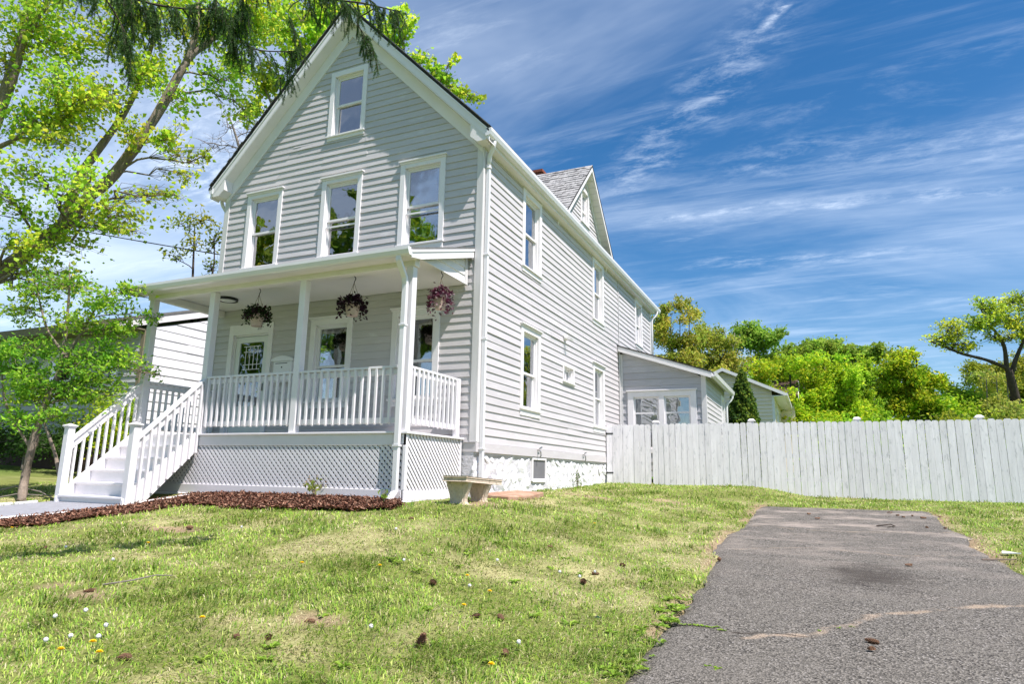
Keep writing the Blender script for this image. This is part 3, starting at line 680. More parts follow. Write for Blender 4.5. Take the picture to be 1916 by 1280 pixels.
# house number over the door
def digits(txt, x, z, h, m, parent):
    segs = {'2': 'abged', '1': 'bc', '3': 'abgcd', '7': 'abc'}
    w = h * .5; t = h * .17; mb = MB()
    for ch in txt:
        if ch == '1': mb.box(x + w * .3, x + w * .3 + t, -.046, -.039, z, z + h)
        else:
            R = {'a': (x, x + w, z + h - t, z + h), 'g': (x + t, x + w - t, z + h / 2 - t / 2, z + h / 2 + t / 2), 'd': (x, x + w, z, z + t), 'b': (x + w - t, x + w, z + h / 2 + t / 2, z + h - t), 'c': (x + w - t, x + w, z + t, z + h / 2 - t / 2), 'e': (x, x + t, z + t, z + h / 2 - t / 2)}
            for k in segs[ch]: r = R[k]; mb.box(r[0], r[1], -.046, -.039, r[2], r[3])
        x += w + h * .25
    mb.build('house_number', m, parent)
digits('31', -4.96, 2.405, .085, M_['brass'], door)

# --- main roof
def slab(mb, pts, th):
    """a roof plane polygon (top face) with thickness downwards"""
    n = len(pts); b = [(x, y, z - th) for x, y, z in pts]
    mb.add(list(pts) + b, [tuple(range(n)), tuple(range(2 * n - 1, n - 1, -1))] + [(i, i + n, (i + 1) % n + n, (i + 1) % n) for i in range(n)])
YO, YE_ = -0.285, 13.62
rf = MB(); XL = 2 * PK - XT
slab(rf, [(PK, YO, ZPK), (PK, YE_, ZPK), (XL - .03, YE_, ZT - .03), (XL - .03, YO, ZT - .03)], .05)
slab(rf, [(PK, YO, ZPK), (XT - .02, YO, ZT + .02), (XT - .02, YE_, ZT + .02), (PK, YE_, ZPK)], .05)
roof = rf.build('roof', M_['roof'], house)
# ragged shingle edge along the rakes
sgl = MB()
for sgn in (1, -1):
    L = math.hypot(XT - PK, ZPK - ZT); n = 44
    for k in range(n):
        t0, t1 = k / n, (k + 1.0) / n; o = rnd.uniform(.0, .022)
        p = lambda t, up: (PK + sgn * (XT - PK) * t, 0, ZPK - (ZPK - ZT) * t + up)
        a_, b_ = p(t0, .016), p(t1, .006)
        sgl.add([(a_[0], YO - .008 - o, a_[2]), (a_[0], 1.0, a_[2]), (b_[0], 1.0, b_[2] + .012), (b_[0], YO - .008 - o, b_[2] + .012),
                 (a_[0], YO - .008 - o, a_[2] - .02), (b_[0], YO - .008 - o, b_[2] - .01)], [(0, 1, 2, 3) if sgn > 0 else (3, 2, 1, 0), (0, 3, 5, 4)])
tag(sgl.build('shingle', M_['shingle'] if False else M_['grey_roof'], roof), kind='stuff')
def rake(x0, x1, drop0, drop1, y0, y1, m, name, par=house):
    mb = MB(); z = lambda x: ZPK - SL * abs(x - PK)
    mb.prism([(x0, z(x0) - drop0), (x1, z(x1) - drop0), (x1, z(x1) - drop1), (x0, z(x0) - drop1)], 'y', y0, y1)
    return mb.build(name, m, par)
for sx in (1, -1):
    xe = PK + sx * (XT - PK - .02); xm = PK + sx * .0005
    a, b = sorted((xm, xe))
    rake(a, b, .072, .26, -.262, -.236, M_['trim'], 'rake_board')
    rake(a, b, .072, .115, -.276, -.2625, M_['trim'], 'rake_moulding')
    rake(a, b, .262, .285, -.258, -.03, M_['soffit'], 'soffit')
    xw = PK + sx * (W / 2); a, b = sorted((xm, xw))
    rake(a, b, .288, .60, -.036, -.0, M_['soffit'], 'frieze_board')
# boxed eave returns and eave soffit / fascia / gutter
for sx in (1, -1):
    X_ = lambda t: PK + sx * (W / 2 + t)
    zz = lambda t: roofz(X_(t)) - .075
    mb = MB(); mb.prism([(X_(0.0), ZS), (X_(.17), ZS), (X_(.19), zz(.19)), (X_(-.14), zz(-.14)), (X_(-.14), 5.52)], 'y', -.255, -.04); mb.build('eave_return', M_['soffit'], house)
    mb = MB(); a, b = sorted((X_(0.0), X_(.165))); mb.box(a, b, -.038, YB + .25, ZS + .002, ZS + .025); mb.build('soffit', M_['soffit'], house)
    mb = MB(); a, b = sorted((X_(.145), X_(.168))); mb.box(a, b, -.034, YB + .3, ZS + .026, ZT - .02); mb.build('fascia', M_['trim'], house)
    g = MB(); prof = [(.17, 5.60), (.185, 5.60), (.185, 5.50), (.245, 5.50), (.262, 5.56), (.262, 5.605), (.285, 5.61), (.285, 5.55), (.262, 5.485), (.235, 5.465), (.17, 5.465)]
    g.prism([(X_(t), z) for t, z in prof], 'y', -.27, YB + .55); gut = g.build('gutter', M_['metal'], house)
    g = MB(); g.prism([(X_(t), z) for t, z in ((.17, 5.60), (.285, 5.60), (.285, 5.55), (.262, 5.485), (.235, 5.465), (.17, 5.465))], 'y', -.276, -.2705); g.build('end_cap', M_['metal'], gut)
# downspouts
def downspout(pts, w, d, straps, name='downspout', parent=house, shoe=False, axis_up=(0, 1, 0)):
    mb = MB()
    P = [np.array(p, float) for p in pts]
    mb.tube(P, [w * .5] * len(P), 10)
    o = mb.build(name, M_['metal'], parent, smooth=True)
    for s in straps:
        q = MB(); q.tube([(s[0], s[1], s[2] - .012), (s[0], s[1], s[2] + .012)], w * .5 + .012, 10); q.build('strap', M_['metal'], o)
    return o
def rdown(pts, w, d, straps, parent=house):
    """rectangular downspout through pts"""
    mb = MB()
    for p, q in zip(pts[:-1], pts[1:]):
        p = np.array(p, float); q = np.array(q, float); dd = q - p; L = np.linalg.norm(dd); e = dd / L * .012
        mb.bar(p - e, q + e, w, d, up=(0, 1, 0.001) if abs(dd[2]) > .8 * L else (0, 0, 1))
    o = mb.build('downspout', M_['metal'], parent, bevel=.008)
    for s in straps:
        q = MB(); q.box(s[0] - w / 2 - .010, s[0] + w / 2 + .010, s[1] - d / 2 - .010, s[1] + d / 2 + .010, s[2] - .013, s[2] + .013); q.build('strap', M_['metal'], o)
    return o
downspout([(.215, -.02, 5.48), (.215, -.02, 5.42), (.19, .0, 5.34), (.11, .05, 5.27), (.085, .065, 5.18), (.08, .07, 5.08)], .085, .06, [(.08, .07, 5.02)])
rdown([(.078, .072, 5.1), (.074, .085, 2.5), (.070, .105, -.35), (.068, .11, -.95)], .075, .062, [(.071, .10, .05), (.075, .08, 3.4), (.073, .09, 1.9)])
downspout([(-6.46, .05, 5.48), (-6.46, .05, 5.40), (-6.44, .07, 5.32), (-6.32, .16, 5.08), (-6.28, .18, 4.98), (-6.27, .18, 3.2)], .075, .06, [])
downspout([(.225, YB + .18, 5.48), (.225, YB + .18, 5.40), (.18, YB + .16, 5.3), (.08, YB + .09, 5.2), (.055, YB + .08, 5.1), (.055, YB + .08, 2.9)], .08, .06, [])

# --- cross gable (dormer) over the side wall
dormer = MB(); YD = 5.737; ZD = 7.64; hw = 1.97; XD = .25
slab(dormer, [(XD, YD, ZD), (-1.70, YD, ZD), (XD + .0, YD - hw, ZT)], .045)
slab(dormer, [(XD, YD, ZD), (XD + .0, YD + hw, ZT), (-1.70, YD, ZD)], .045)
dorm = dormer.build('dormer', M_['roof'], house)
sgl = MB(); nrow = 19
for k in range(nrow):
    t0 = k / nrow; t1 = (k + 1.25) / nrow
    x = XD - .0; xr = XD - (1.95) * (1 - t0) - .1      # valley end
    ya = lambda t: YD - hw * (1 - t) ; za = lambda t: ZT + (ZD - ZT) * t
    xa = XD + .004; off = rnd.random() * .25
    xs = [xa]; xv = XD - 1.95 * t0 - .05
    cuts = [xa] + list(np.arange(xa - .08 - off, xv, -.27)) + [xv - .02]
    for c0, c1 in zip(cuts[:-1], cuts[1:]):
        if c0 - c1 < .02: continue
        lift = .012 + rnd.random() * .014; s_ = rnd.uniform(-.012, .012)
        tt1 = min(t1, 1.0)
        a_ = (ya(t0), za(t0)); b_ = (ya(tt1), za(tt1)); nrm_ = np.array([-(ZD - ZT), hw]); nrm_ = nrm_ / np.linalg.norm(nrm_)
        A = np.array(a_) + nrm_ * lift - np.array([hw, ZD - ZT]) / math.hypot(hw, ZD - ZT) * s_; A2 = np.array(a_) ; B = np.array(b_) + nrm_ * .003
        sgl.add([(c0, A[0], A[1]), (c1 + .008, A[0], A[1]), (c1 + .008, B[0], B[1]), (c0, B[0], B[1]), (c0, A2[0], A2[1]), (c1 + .008, A2[0], A2[1])], [(3, 2, 1, 0), (0, 1, 5, 4)])
tag(sgl.build('shingle', M_['shingle'], dorm), kind='stuff')
dw = bpy.data.objects.new('wall', None); COL.objects.link(dw); dw.parent = house
dl = lambda z: YD - hw + .30 + (z - ZT) * hw / (ZD - ZT); drr = lambda z: YD + hw - .30 - (z - ZT) * hw / (ZD - ZT)
DWP = ('S', .004)
d_open = [(5.42, 6.10, 5.93, 7.0)]
sd_ = clapboards(dw, DWP, 5.62, 7.34, .105, dl, drr, sh(d_open), M_['siding'], join=True); sd_.build('sheathing', M_['siding'], dw)
window(house, DWP, *d_open[0], cap=False, cw=.09, sill=.09, meet=.45)
for sg in (1, -1):
    def drk(d0, d1, x0, x1, nm, mm, t1=1.0):
        mb = MB(); y = lambda t: YD + sg * hw * (1 - t); z = lambda t: ZT + (ZD - ZT) * t
        p = [(y(0), z(0) - d0), (y(t1), z(t1) - d0), (y(t1), z(t1) - d1), (y(0), z(0) - d1)]
        mb.prism(p, 'x', x0, x1); return mb.build(nm, mm, dorm)
    drk(.05, .17, XD - .03, XD - .008, 'rake_board', M_['trim'], .999)
    drk(.15, .17, .03, XD - .032, 'soffit', M_['soffit'], .999)
    drk(.172, .33, .002, .034, 'frieze_board', M_['soffit'], .999)
    # panel joints in the soffit
    mb = MB()
    for k in range(16):
        t = (k + .5) / 16; y = YD + sg * hw * (1 - t); z = ZT + (ZD - ZT) * t - .173
        mb.box(.04, XD - .036, y - .006, y + .006, z - .006, z)
    mb.build('soffit_joint', M_['trim_grey'], dorm)
# chimney on the ridge behind the dormer
mb = MB(); CX, CY, CZ0, CZ1 = -2.5, 8.75, 7.9, 9.20
mb.box(CX - .15, CX + .15, CY - .15, CY + .15, CZ0, CZ1); chim = mb.build('chimney', M_['mortar'], house)
zz_ = CZ0 + .9
while zz_ < CZ1 - .02:
    for f in range(4):
        for k in range(2):
            q = MB(); o_ = -.17 + k * .17 + (.08 if int((zz_ - CZ0) / .075) % 2 else 0); e_ = min(o_ + .16, .172)
            if f == 0: q.box(CX + o_, CX + e_, CY - .172, CY - .1505, zz_, zz_ + .062)
            elif f == 1: q.box(CX + .1505, CX + .172, CY + o_, CY + e_, zz_, zz_ + .062)
            elif f == 2: q.box(CX + o_, CX + e_, CY + .1505, CY + .172, zz_, zz_ + .062)
            else: q.box(CX - .172, CX - .1505, CY + o_, CY + e_, zz_, zz_ + .062)
            q.build('brick', M_['brick'], chim)
    zz_ += .075
q = MB(); q.box(CX - .20, CX + .20, CY - .20, CY + .20, CZ1, CZ1 + .09); q.build('chimney_cap', M_['brick'], chim)

# --- rubble stone foundation
mb = MB(); mb.box(-.35, -.018, .02, YC, -1.4, -.052); mb.box(-.4, -.0185, -.02, .0195, -1.4, -.007); fnd = mb.build('foundation', M_['mortar'], house)
def stone_mesh(seed):
    import bmesh
    bm = bmesh.new(); bmesh.ops.create_icosphere(bm, subdivisions=2, radius=.5); r = random.Random(seed)
    ax = [(Vector((r.uniform(-1, 1), r.uniform(-1, 1), r.uniform(-1, 1))).normalized(), r.uniform(.20, .38)) for _ in range(13)]
    for v in bm.verts:
        for n_, d_ in ax:
            t = v.co.dot(n_)
            if t > d_: v.co -= n_ * (t - d_) * .95
    me = bpy.data.meshes.new('stone'); bm.to_mesh(me); bm.free(); me.materials.append(M_['stone']); return me
STM = [stone_mesh(k) for k in range(9)]
hl = np.array(house.location)
z = -1.12; row = 0
while z < -.09:
    hrow = rnd.uniform(.15, .21)
    if z + hrow > -.06: hrow = -.06 - z
    y = .0 + rnd.uniform(-.1, .05)
    while y < 7.9:
        l = rnd.uniform(.13, .36); yc_ = y + l / 2
        if not (2.30 < yc_ < 3.30 and z + hrow > -.56):
            o = bpy.data.objects.new('stone', STM[rnd.randrange(9)]); COL.objects.link(o); o.parent = fnd
            o.location = tuple(np.array([-.028 + rnd.uniform(-.012, .010), yc_, z + hrow / 2 + rnd.uniform(-.02, .02)]) - hl)
            o.scale = (rnd.uniform(.075, .12), l * 1.75, hrow * rnd.uniform(1.6, 1.9)); o.rotation_euler = (rnd.uniform(-.7, .7), 0, rnd.choice((0, 3.1416)))
        y += l * .93
    z += hrow * .93
for k in range(2):
    o = bpy.data.objects.new('stone', STM[k]); COL.objects.link(o); o.parent = fnd
    o.location = tuple(np.array([-.13, -.03, -.95 + k * .22]) - hl); o.scale = (.24, .06, .26)
# basement window
mb = MB(); PL = ('S', 0.0)
for u0, u1, z0_, z1_ in ((2.425, 2.47, -.48, -.02), (3.13, 3.175, -.48, -.02), (2.47, 3.13, -.065, -.02), (2.47, 3.13, -.50, -.43)): bx(mb, PL, u0, u1, -.05, .018, z0_, z1_)
bw = mb.build('basement_window', M_['trim'], house, bevel=.004)
mb = MB(); bx(mb, PL, 2.47, 3.13, -.012, -.004, -.43, -.075); mb.build('pane', M_['screen'], bw)

# --- small fittings on the side wall
mb = MB(); mb.lathe([(.075, 0), (.075, .02), (.06, .06), (.0, .075)], (0, 0, 0), 12); mb.v = [(z_ + .02, 4.25 + x_, 2.74 + y_) for x_, y_, z_ in mb.v]; vent = mb.build('vent_hood', M_['trim'], house, smooth=True)
mb = MB(); mb.bar((.05, 4.25, 2.74), (.20, 4.25, 2.68), .09, .05); mb.build('hood_flap', M_['trim'], vent)
for yy in (2.64, 5.5):
    mb = MB(); mb.tube([(.03, yy, .13), (.09, yy, .12), (.10, yy, .10), (.10, yy + .02, .02), (.07, yy + .02, -.02)], .014, 6); mb.tube([(.085, yy - .02, .16), (.09, yy + .09, .19)], .014, 6); mb.build('hose_hook', M_['brass'], house)

# --- one storey rear addition with a shed roof
XA = 2.428; AH = 3.35; AL = 2.53; AYE = 13.3
AW = ('F', YC); aslope = (AH - AL) / XA
aw = bpy.data.objects.new('wall', None); COL.objects.link(aw); aw.parent = house
a_open = [(.26, 2.19, .3, 2.04)]
zr_ = lambda z: min(XA - .10, max(.13, (AH - .08 - z) / aslope))
cz = []
sa = clapboards(aw, AW, -.35, AH - .09, .196, lambda z: .125, zr_, sh(a_open), M_['siding2'], proud=.024); sa.build('sheathing', M_['siding2'], aw)
aw2 = bpy.data.objects.new('wall', None); COL.objects.link(aw2); aw2.parent = house
A2 = ('S', XA); a2_open = [(12.2, 13.0, .3, 2.25)]
sb = clapboards(aw2, A2, -.35, AL - .02, EXPO, lambda z: YC + .09, lambda z: AYE - .09, sh(a2_open), M_['siding'], join=True); sb.build('sheathing', M_['siding'], aw2)
window(house, A2, *a2_open[0], cap=False, cw=.1, blind=(0, 1, 'curtain'))
q = MB(); q.box(.03, .125, YC - .034, YC, -.4, AH - .2); q.box(.03, .062, YC - .075, YC - .035, 1.05, AH - .15); q.build('corner_board', M_['trim_grey'], house)
q = MB(); q.box(XA - .10, XA + .03, YC - .034, YC, -.4, AL - .02); q.box(XA, XA + .028, YC, YC + .09, -.4, AL - .02); q.build('corner_board', M_['trim_grey'], house)
mb = MB(); slab(mb, [(0.0, YC - .20, AH + .06), (XA + .22, YC - .20, AH + .06 - aslope * (XA + .22)), (XA + .22, AYE + .2, AH + .06 - aslope * (XA + .22)), (0.0, AYE + .2, AH + .06)], .035)
aroof = mb.build('addition_roof', M_['roof'], house)
mb = MB(); mb.prism([(.03, AH + .02), (XA + .2, AH + .02 - aslope * (XA + .2)), (XA + .2, AH - .13 - aslope * (XA + .2)), (.03, AH - .13)], 'y', YC - .19, YC - .165); mb.build('rake_board', M_['trim'], aroof)
mb = MB(); mb.prism([(.03, AH - .10), (XA + .2, AH - .10 - aslope * (XA + .2)), (XA + .2, AH - .12 - aslope * (XA + .2)), (.03, AH - .12)], 'y', YC - .164, YC - .001); mb.build('soffit', M_['soffit'], aroof)
mb = MB(); mb.box(XA + .002, XA + .19, YC - .16, AYE + .1, AL - .01, AL + .01); mb.build('soffit', M_['soffit'], aroof)
zg = AH + .03 - aslope * (XA + .2)
mb = MB(); mb.prism([(XA + .20, zg), (XA + .215, zg), (XA + .215, zg - .09), (XA + .28, zg - .09), (XA + .30, zg), (XA + .32, zg), (XA + .30, zg - .11), (XA + .27, zg - .13), (XA + .2, zg - .13)], 'y', YC - .19, AYE + .25); mb.build('gutter', M_['metal'], aroof)
downspout([(XA + .25, AYE + .05, zg - .1), (XA + .25, AYE + .05, zg - .2), (XA + .2, AYE + .05, zg - .3), (XA + .07, AYE - .03, zg - .42), (XA + .06, AYE - .03, zg - .55), (XA + .06, AYE - .03, -.6)], .08, .06, [])
# its double window
mb = MB(); a, b, c, d = a_open[0]; um = (1.14 + 1.31) / 2
for (u0, u1, z0_, z1_) in ((a, a + .17, c, d), (b - .17, b, c, d), (a + .17, b - .17, d - .16, d - .002), (um - .075, um + .075, c, d - .16), (a + .17, b - .17, c, c + .12)): bx(mb, AW, u0, u1, -.02, .04, z0_, z1_)
bx(mb, AW, a - .03, b + .03, .0, .085, d, d + .035)
aw_ = mb.build('window', M_['trim'], house, bevel=.004)
for u0, u1 in ((a + .17, um - .075), (um + .075, b - .17)):
    q = MB(); zm = 1.42
    for (x0, x1, z0_, z1_) in ((u0, u0 + .045, c + .12, d - .16), (u1 - .045, u1, c + .12, d - .16), (u0 + .045, u1 - .045, d - .205, d - .16), (u0 + .045, u1 - .045, zm - .022, zm + .022), (u0 + .045, u1 - .045, c + .12, c + .17)): bx(q, AW, x0, x1, -.05, -.015, z0_, z1_)
    q.build('sash', M_['trim'], aw_)
    q = MB(); bx(q, AW, u0 + .04, u1 - .04, -.036, -.031, zm + .02, d - .20); q.build('pane', M_['glass'], aw_)
    q = MB(); bx(q, AW, u0 + .04, u1 - .04, -.036, -.031, c + .165, zm - .02); q.build('pane', M_['glass'], aw_)
q = MB(); bx(q, AW, a + .17, b - .17, -.95, -.06, c, d - .16); q.f = [f for k, f in enumerate(q.f) if k != 2]; q.build('room_interior', M_['room'], aw_)
q = MB()
for k in range(14):
    u = um + .08 + k * .048; q.add([P3(AW, u, -.12 - .02 * (k % 2), c + .1), P3(AW, u + .048, -.12 - .02 * ((k + 1) % 2), c + .1), P3(AW, u + .048, -.12 - .02 * ((k + 1) % 2), zm - .02), P3(AW, u, -.12 - .02 * (k % 2), zm - .02)], [(0, 1, 2, 3)])
q.build('blind', M_['curtain'], aw_)

# ------------------------------------------------------------------ front porch
porch = thing('front_porch', 'white front porch with railings, lattice skirt and steps along the grey house front', 'porch', (-3.1, -0.85, -0.8))
PX0, PX1, PY, DZ = -6.02, -.21, -1.704, .224
POSTX = [-5.936, -4.391, -2.366, -.311]; PRY = -1.63
mb = MB(); mb.box(PX0, PX1 + .02, PY - .030, -.024, DZ - .032, DZ); mb.box(PX0 + .05, PX1 - .06, PY + .2, -.03, DZ - .2, DZ - .033); mb.build('deck', M_['porch'], porch, bevel=.005)
mb = MB(); mb.box(-4.40, PX1 - .012, PY, PY + .03, .028, DZ - .033); mb.box(PX0, -5.93, PY, PY + .03, .028, DZ - .033); mb.build('fascia_board', M_['porch'], porch, bevel=.003)
for x in POSTX:
    mb = MB(); mb.box(x - .06, x + .06, PRY - .06, PRY + .06, DZ + .001, 2.70); mb.build('post', M_['porch'], porch, bevel=.006)
BZ0, BZ1 = 2.702, 2.862
mb = MB(); mb.box(PX0 - .02, PX1 - .01, PRY - .065, PRY + .065, BZ0, BZ1); mb.box(PX0 - .02, PX0 + .10, PRY + .066, -.03, BZ0 + .03, BZ1); mb.build('beam', M_['soffit'], porch, bevel=.004)
mb = MB(); mb.box(PX0 + .101, PX1 - .04, PRY + .066, -.026, 2.868, 2.885); mb.build('ceiling', M_['soffit'], porch)
ps = (3.533 - 2.88) / 1.98; rz = lambda y: 3.533 + ps * y
mb = MB(); slab(mb, [(-6.16, -2.0, rz(-2.0)), (-.10, -2.0, rz(-2.0)), (-.10, -.034, rz(-.034)), (-6.16, -.034, rz(-.034))], .03); proof = mb.build('porch_roof', M_['grey_roof'], porch)
for x0, x1 in ((-.135, -.108), (-6.152, -6.125)):
    mb = MB(); mb.prism([(-1.975, rz(-1.975) - .033), (-.036, rz(-.036) - .033), (-.036, rz(-.036) - .19), (-1.70, rz(-1.7) - .19), (-1.975, 2.735)], 'x', x0, x1); mb.build('rake_board', M_['trim'], proof)
    mb = MB(); mb.prism([(-1.975, rz(-1.975) - .034), (-.037, rz(-.037) - .034), (-.037, rz(-.037) - .075), (-1.975, rz(-1.975) - .075)], 'x', x0 + (.0275 if x0 > -1 else -.0125), x1 + (.0125 if x0 > -1 else -.0275)); mb.build('drip_edge', M_['metal'], proof)
mb = MB(); mb.box(-6.12, -.14, -1.96, -1.935, 2.76, 2.85); mb.box(-6.12, -.14, -1.934, PRY - .066, 2.785, 2.81); mb.build('soffit', M_['soffit'], proof)
prof = [(-1.962, 2.872), (-1.975, 2.872), (-1.975, 2.79), (-2.03, 2.79), (-2.055, 2.84), (-2.058, 2.872), (-2.078, 2.876), (-2.078, 2.83), (-2.055, 2.775), (-2.035, 2.757), (-1.962, 2.757)]
mb = MB(); mb.prism(prof, 'x', -6.16, -.106); pg = mb.build('gutter', M_['metal'], porch)
for xx in (-6.165, -.1055):
    mb = MB(); mb.prism([(-1.962, 2.872), (-2.078, 2.874), (-2.078, 2.83), (-2.055, 2.775), (-2.035, 2.757), (-1.962, 2.757)], 'x', xx, xx + .005); mb.build('end_cap', M_['metal'], pg)
# boarded triangle at the end of the porch roof
tri = bpy.data.objects.new('end_panel', None); COL.objects.link(tri); tri.parent = porch
for xw, sg in ((-.245, 1), (-5.985, -1)):
    zb = 2.866
    for k in range(4):
        za_, zc_ = zb + k * .137, min(zb + (k + 1) * .137, rz(-.13) - .16)
        if zc_ <= za_ + .01: continue
        yl = lambda z: max(-1.60, (z + .165 - 3.533) / ps)
        q = MB(); q.add([(xw + sg * .02, yl(za_), za_), (xw + sg * .02, -.13, za_), (xw + sg * .004, -.13, zc_), (xw + sg * .004, yl(zc_), zc_), (xw - sg * .01, yl(za_), za_), (xw - sg * .01, -.13, za_)], [(0, 1, 2, 3), (4, 5, 1, 0)]); q.build('clapboard', M_['trim'], tri)
    q = MB(); q.box(min(xw - .01 * sg, xw + .028 * sg), max(xw - .01 * sg, xw + .028 * sg), -.13, -.036, zb - .02, rz(-.1) - .165); q.build('corner_board', M_['trim_grey'], tri)
    q = MB(); q.box(min(xw, xw + sg * .03), max(xw, xw + sg * .03), -1.56, -.132, zb - .02, zb - .001); q.build('corner_board', M_['trim'], tri)
# downspout in front of the corner post
rdown([(-.30, -2.01, 2.80), (-.30, -2.01, 2.70), (-.325, -1.80, 2.50), (-.33, -1.765, 2.40), (-.335, -1.765, -.62), (-.36, -1.86, -.74)], .085, .062, [(-.332, -1.765, 1.78), (-.334, -1.765, .02)], parent=porch)
mb = MB(); mb.box(-.42, -.30, -1.905, -1.87, -.80, -.735); mb.build('spout_mouth', M_['dark'], porch)
# railings
def railing(p, q, n, side, name='railing', zb=DZ):
    """p,q ends (x,y) of the rail line; n balusters; side = outward normal"""
    p = np.array(p, float); q = np.array(q, float); s = np.array(side, float)
    mb = MB(); mb.bar((*p, zb + .955), (*q, zb + .955), .095, .036); mb.bar((*p, zb + .885), (*q, zb + .885), .04, .085); mb.bar((*p, zb + .165), (*q, zb + .165), .04, .085)
    r = mb.build(name, M_['porch'], porch, bevel=.004)
    for k in range(n):
        t = (k + .5) / n; c = p + (q - p) * t + s * .039 + rnd.uniform(-.002, .002)
        b = MB(); u = .018
        zt = zb + .935; zl = zb + .105 + rnd.uniform(-.008, .008)
        v = [(c[0] - u, c[1] - u), (c[0] + u, c[1] - u), (c[0] + u, c[1] + u), (c[0] - u, c[1] + u)]
        # sloped foot
        cut = [(.028 if np.dot(np.array(w) - c, s) > 0 else 0) for w in v]
        b.add([(x, y, zl + e) for (x, y), e in zip(v, cut)] + [(x, y, zt) for x, y in v], [(3, 2, 1, 0), (4, 5, 6, 7), (0, 1, 5, 4), (1, 2, 6, 5), (2, 3, 7, 6), (3, 0, 4, 7)])
        b.build('baluster', M_['porch'], r)
    return r
railing((POSTX[1] + .06, PRY), (POSTX[2] - .06, PRY), 15, (0, -1))
railing((POSTX[2] + .06, PRY), (POSTX[3] - .06, PRY), 15, (0, -1))
railing((POSTX[3], PRY + .06), (POSTX[3], -.15), 11, (1, 0))
railing((POSTX[0], PRY + .06), (POSTX[0], -.15), 11, (-1, 0))
for x in (POSTX[0], POSTX[3]):
    mb = MB(); mb.box(x - .045, x + .045, -.15, -.062, DZ + .001, DZ + .975); mb.build('half_post', M_['porch'], porch, bevel=.005)
# lattice
def lattice(plane, u0, u1, z0, z1, name='lattice_panel', hsp=.0905, slope=1.0, w=.0385):
    r = bpy.data.objects.new(name, None); COL.objects.link(r); r.parent = porch
    for ua_, ub_ in ((u0 - .03, u0 + .012), (u1 - .012, u1 + .03)):
        fr = MB(); bx(fr, plane, ua_, ub_, -.03, .012, z0, z1); fr.build('frame_strip', M_['porch'], r)
    for sg, wl in ((-1, .0), (1, -.016)):
        c = u0 - (z1 - z0) / slope if sg > 0 else u0
        end = u1 if sg > 0 else u1 + (z1 - z0) / slope
        while c < end:
            pts = []
            # line u = c + sg*(z - z0)/slope
            f = lambda z: c + sg * (z - z0) / slope
            za_, zb_ = z0, z1
            ua, ub = f(za_), f(zb_)
            lo_, hi_ = (ua, ub) if ua < ub else (ub, ua)
            def clipz(u): return z0 + sg * (u - c) * slope
            A = [ua, za_]; B = [ub, zb_]
            for Q in (A, B):
                if Q[0] < u0: Q[0] = u0; Q[1] = clipz(u0)
                if Q[0] > u1: Q[0] = u1; Q[1] = clipz(u1)
            if B[1] - A[1] > .05 and u0 - 1e-6 <= A[0] <= u1 + 1e-6 and u0 - 1e-6 <= B[0] <= u1 + 1e-6:
                q = MB(); q.bar(P3(plane, A[0], wl, A[1]), P3(plane, B[0], wl, B[1]), w, .008, up=(0, 1, 0) if plane[0] == 'F' else (1, 0, 0)) if False else None
                d = np.array([B[0] - A[0], B[1] - A[1]]); d /= np.linalg.norm(d); nn = np.array([-d[1], d[0]]) * w / 2
                cs = [(A[0] - nn[0], A[1] - nn[1]), (A[0] + nn[0], A[1] + nn[1]), (B[0] + nn[0], B[1] + nn[1]), (B[0] - nn[0], B[1] - nn[1])]
                q = MB(); q.add([P3(plane, *(c_[0], wl, c_[1])) for c_ in cs] + [P3(plane, *(c_[0], wl - .008, c_[1])) for c_ in cs], [(0, 1, 2, 3), (7, 6, 5, 4), (0, 4, 5, 1), (1, 5, 6, 2), (2, 6, 7, 3), (3, 7, 4, 0)])
                q.build('slat', M_['porch'], r)
            c += hsp
    return r
LF = ('F', PY + .012); LS = ('S', PX1 - .022)
lattice(LF, -5.55, -.265, -.61, .05)
lattice(LS, PY + .03, -.09, -.62, .185)
mb = MB(); mb.box(-.262, PX1 - .004, PY - .012, PY + .055, -.60, .027); mb.build('corner_trim', M_['porch'], porch, bevel=.004)
mb = MB(); mb.box(-5.9, -.262, PY - .014, PY + .02, -.735, -.60); mb.box(PX1 - .03, PX1 - .002, PY - .014, -.03, -.745, -.61); mb.build('base_board', M_['porch'], porch, bevel=.004)
mb = MB(); mb.box(-5.9, PX1 + .018, PY - .036, PY + .03, -1.15, -.74); mb.box(PX1 - .03, PX1 + .0175, PY + .031, -.05, -1.1, -.75); mb.build('footing_kerb', M_['stone'], porch, bevel=.012)
mb = MB(); mb.box(-5.9, -.45, PY + .35, PY + .37, -1.1, .0); mb.build('crawl_space_shade', M_['dark'], porch)  # black sheet standing in for the shade under the deck behind the lattice
# ceiling light is fixed to the porch ceiling
mb = MB(); mb.lathe([(.19, 0), (.19, -.045), (.165, -.05), (.165, -.01)], (-5.02, -.80, 2.866), 24); lt = mb.build('ceiling_light', M_['dark'], porch, smooth=False)
mb = MB(); mb.lathe([(.16, -.012), (.155, -.035), (.10, -.055), (.0, -.06)], (-5.02, -.80, 2.866), 24); mb.build('diffuser', M_['diffuser'], lt, smooth=True)
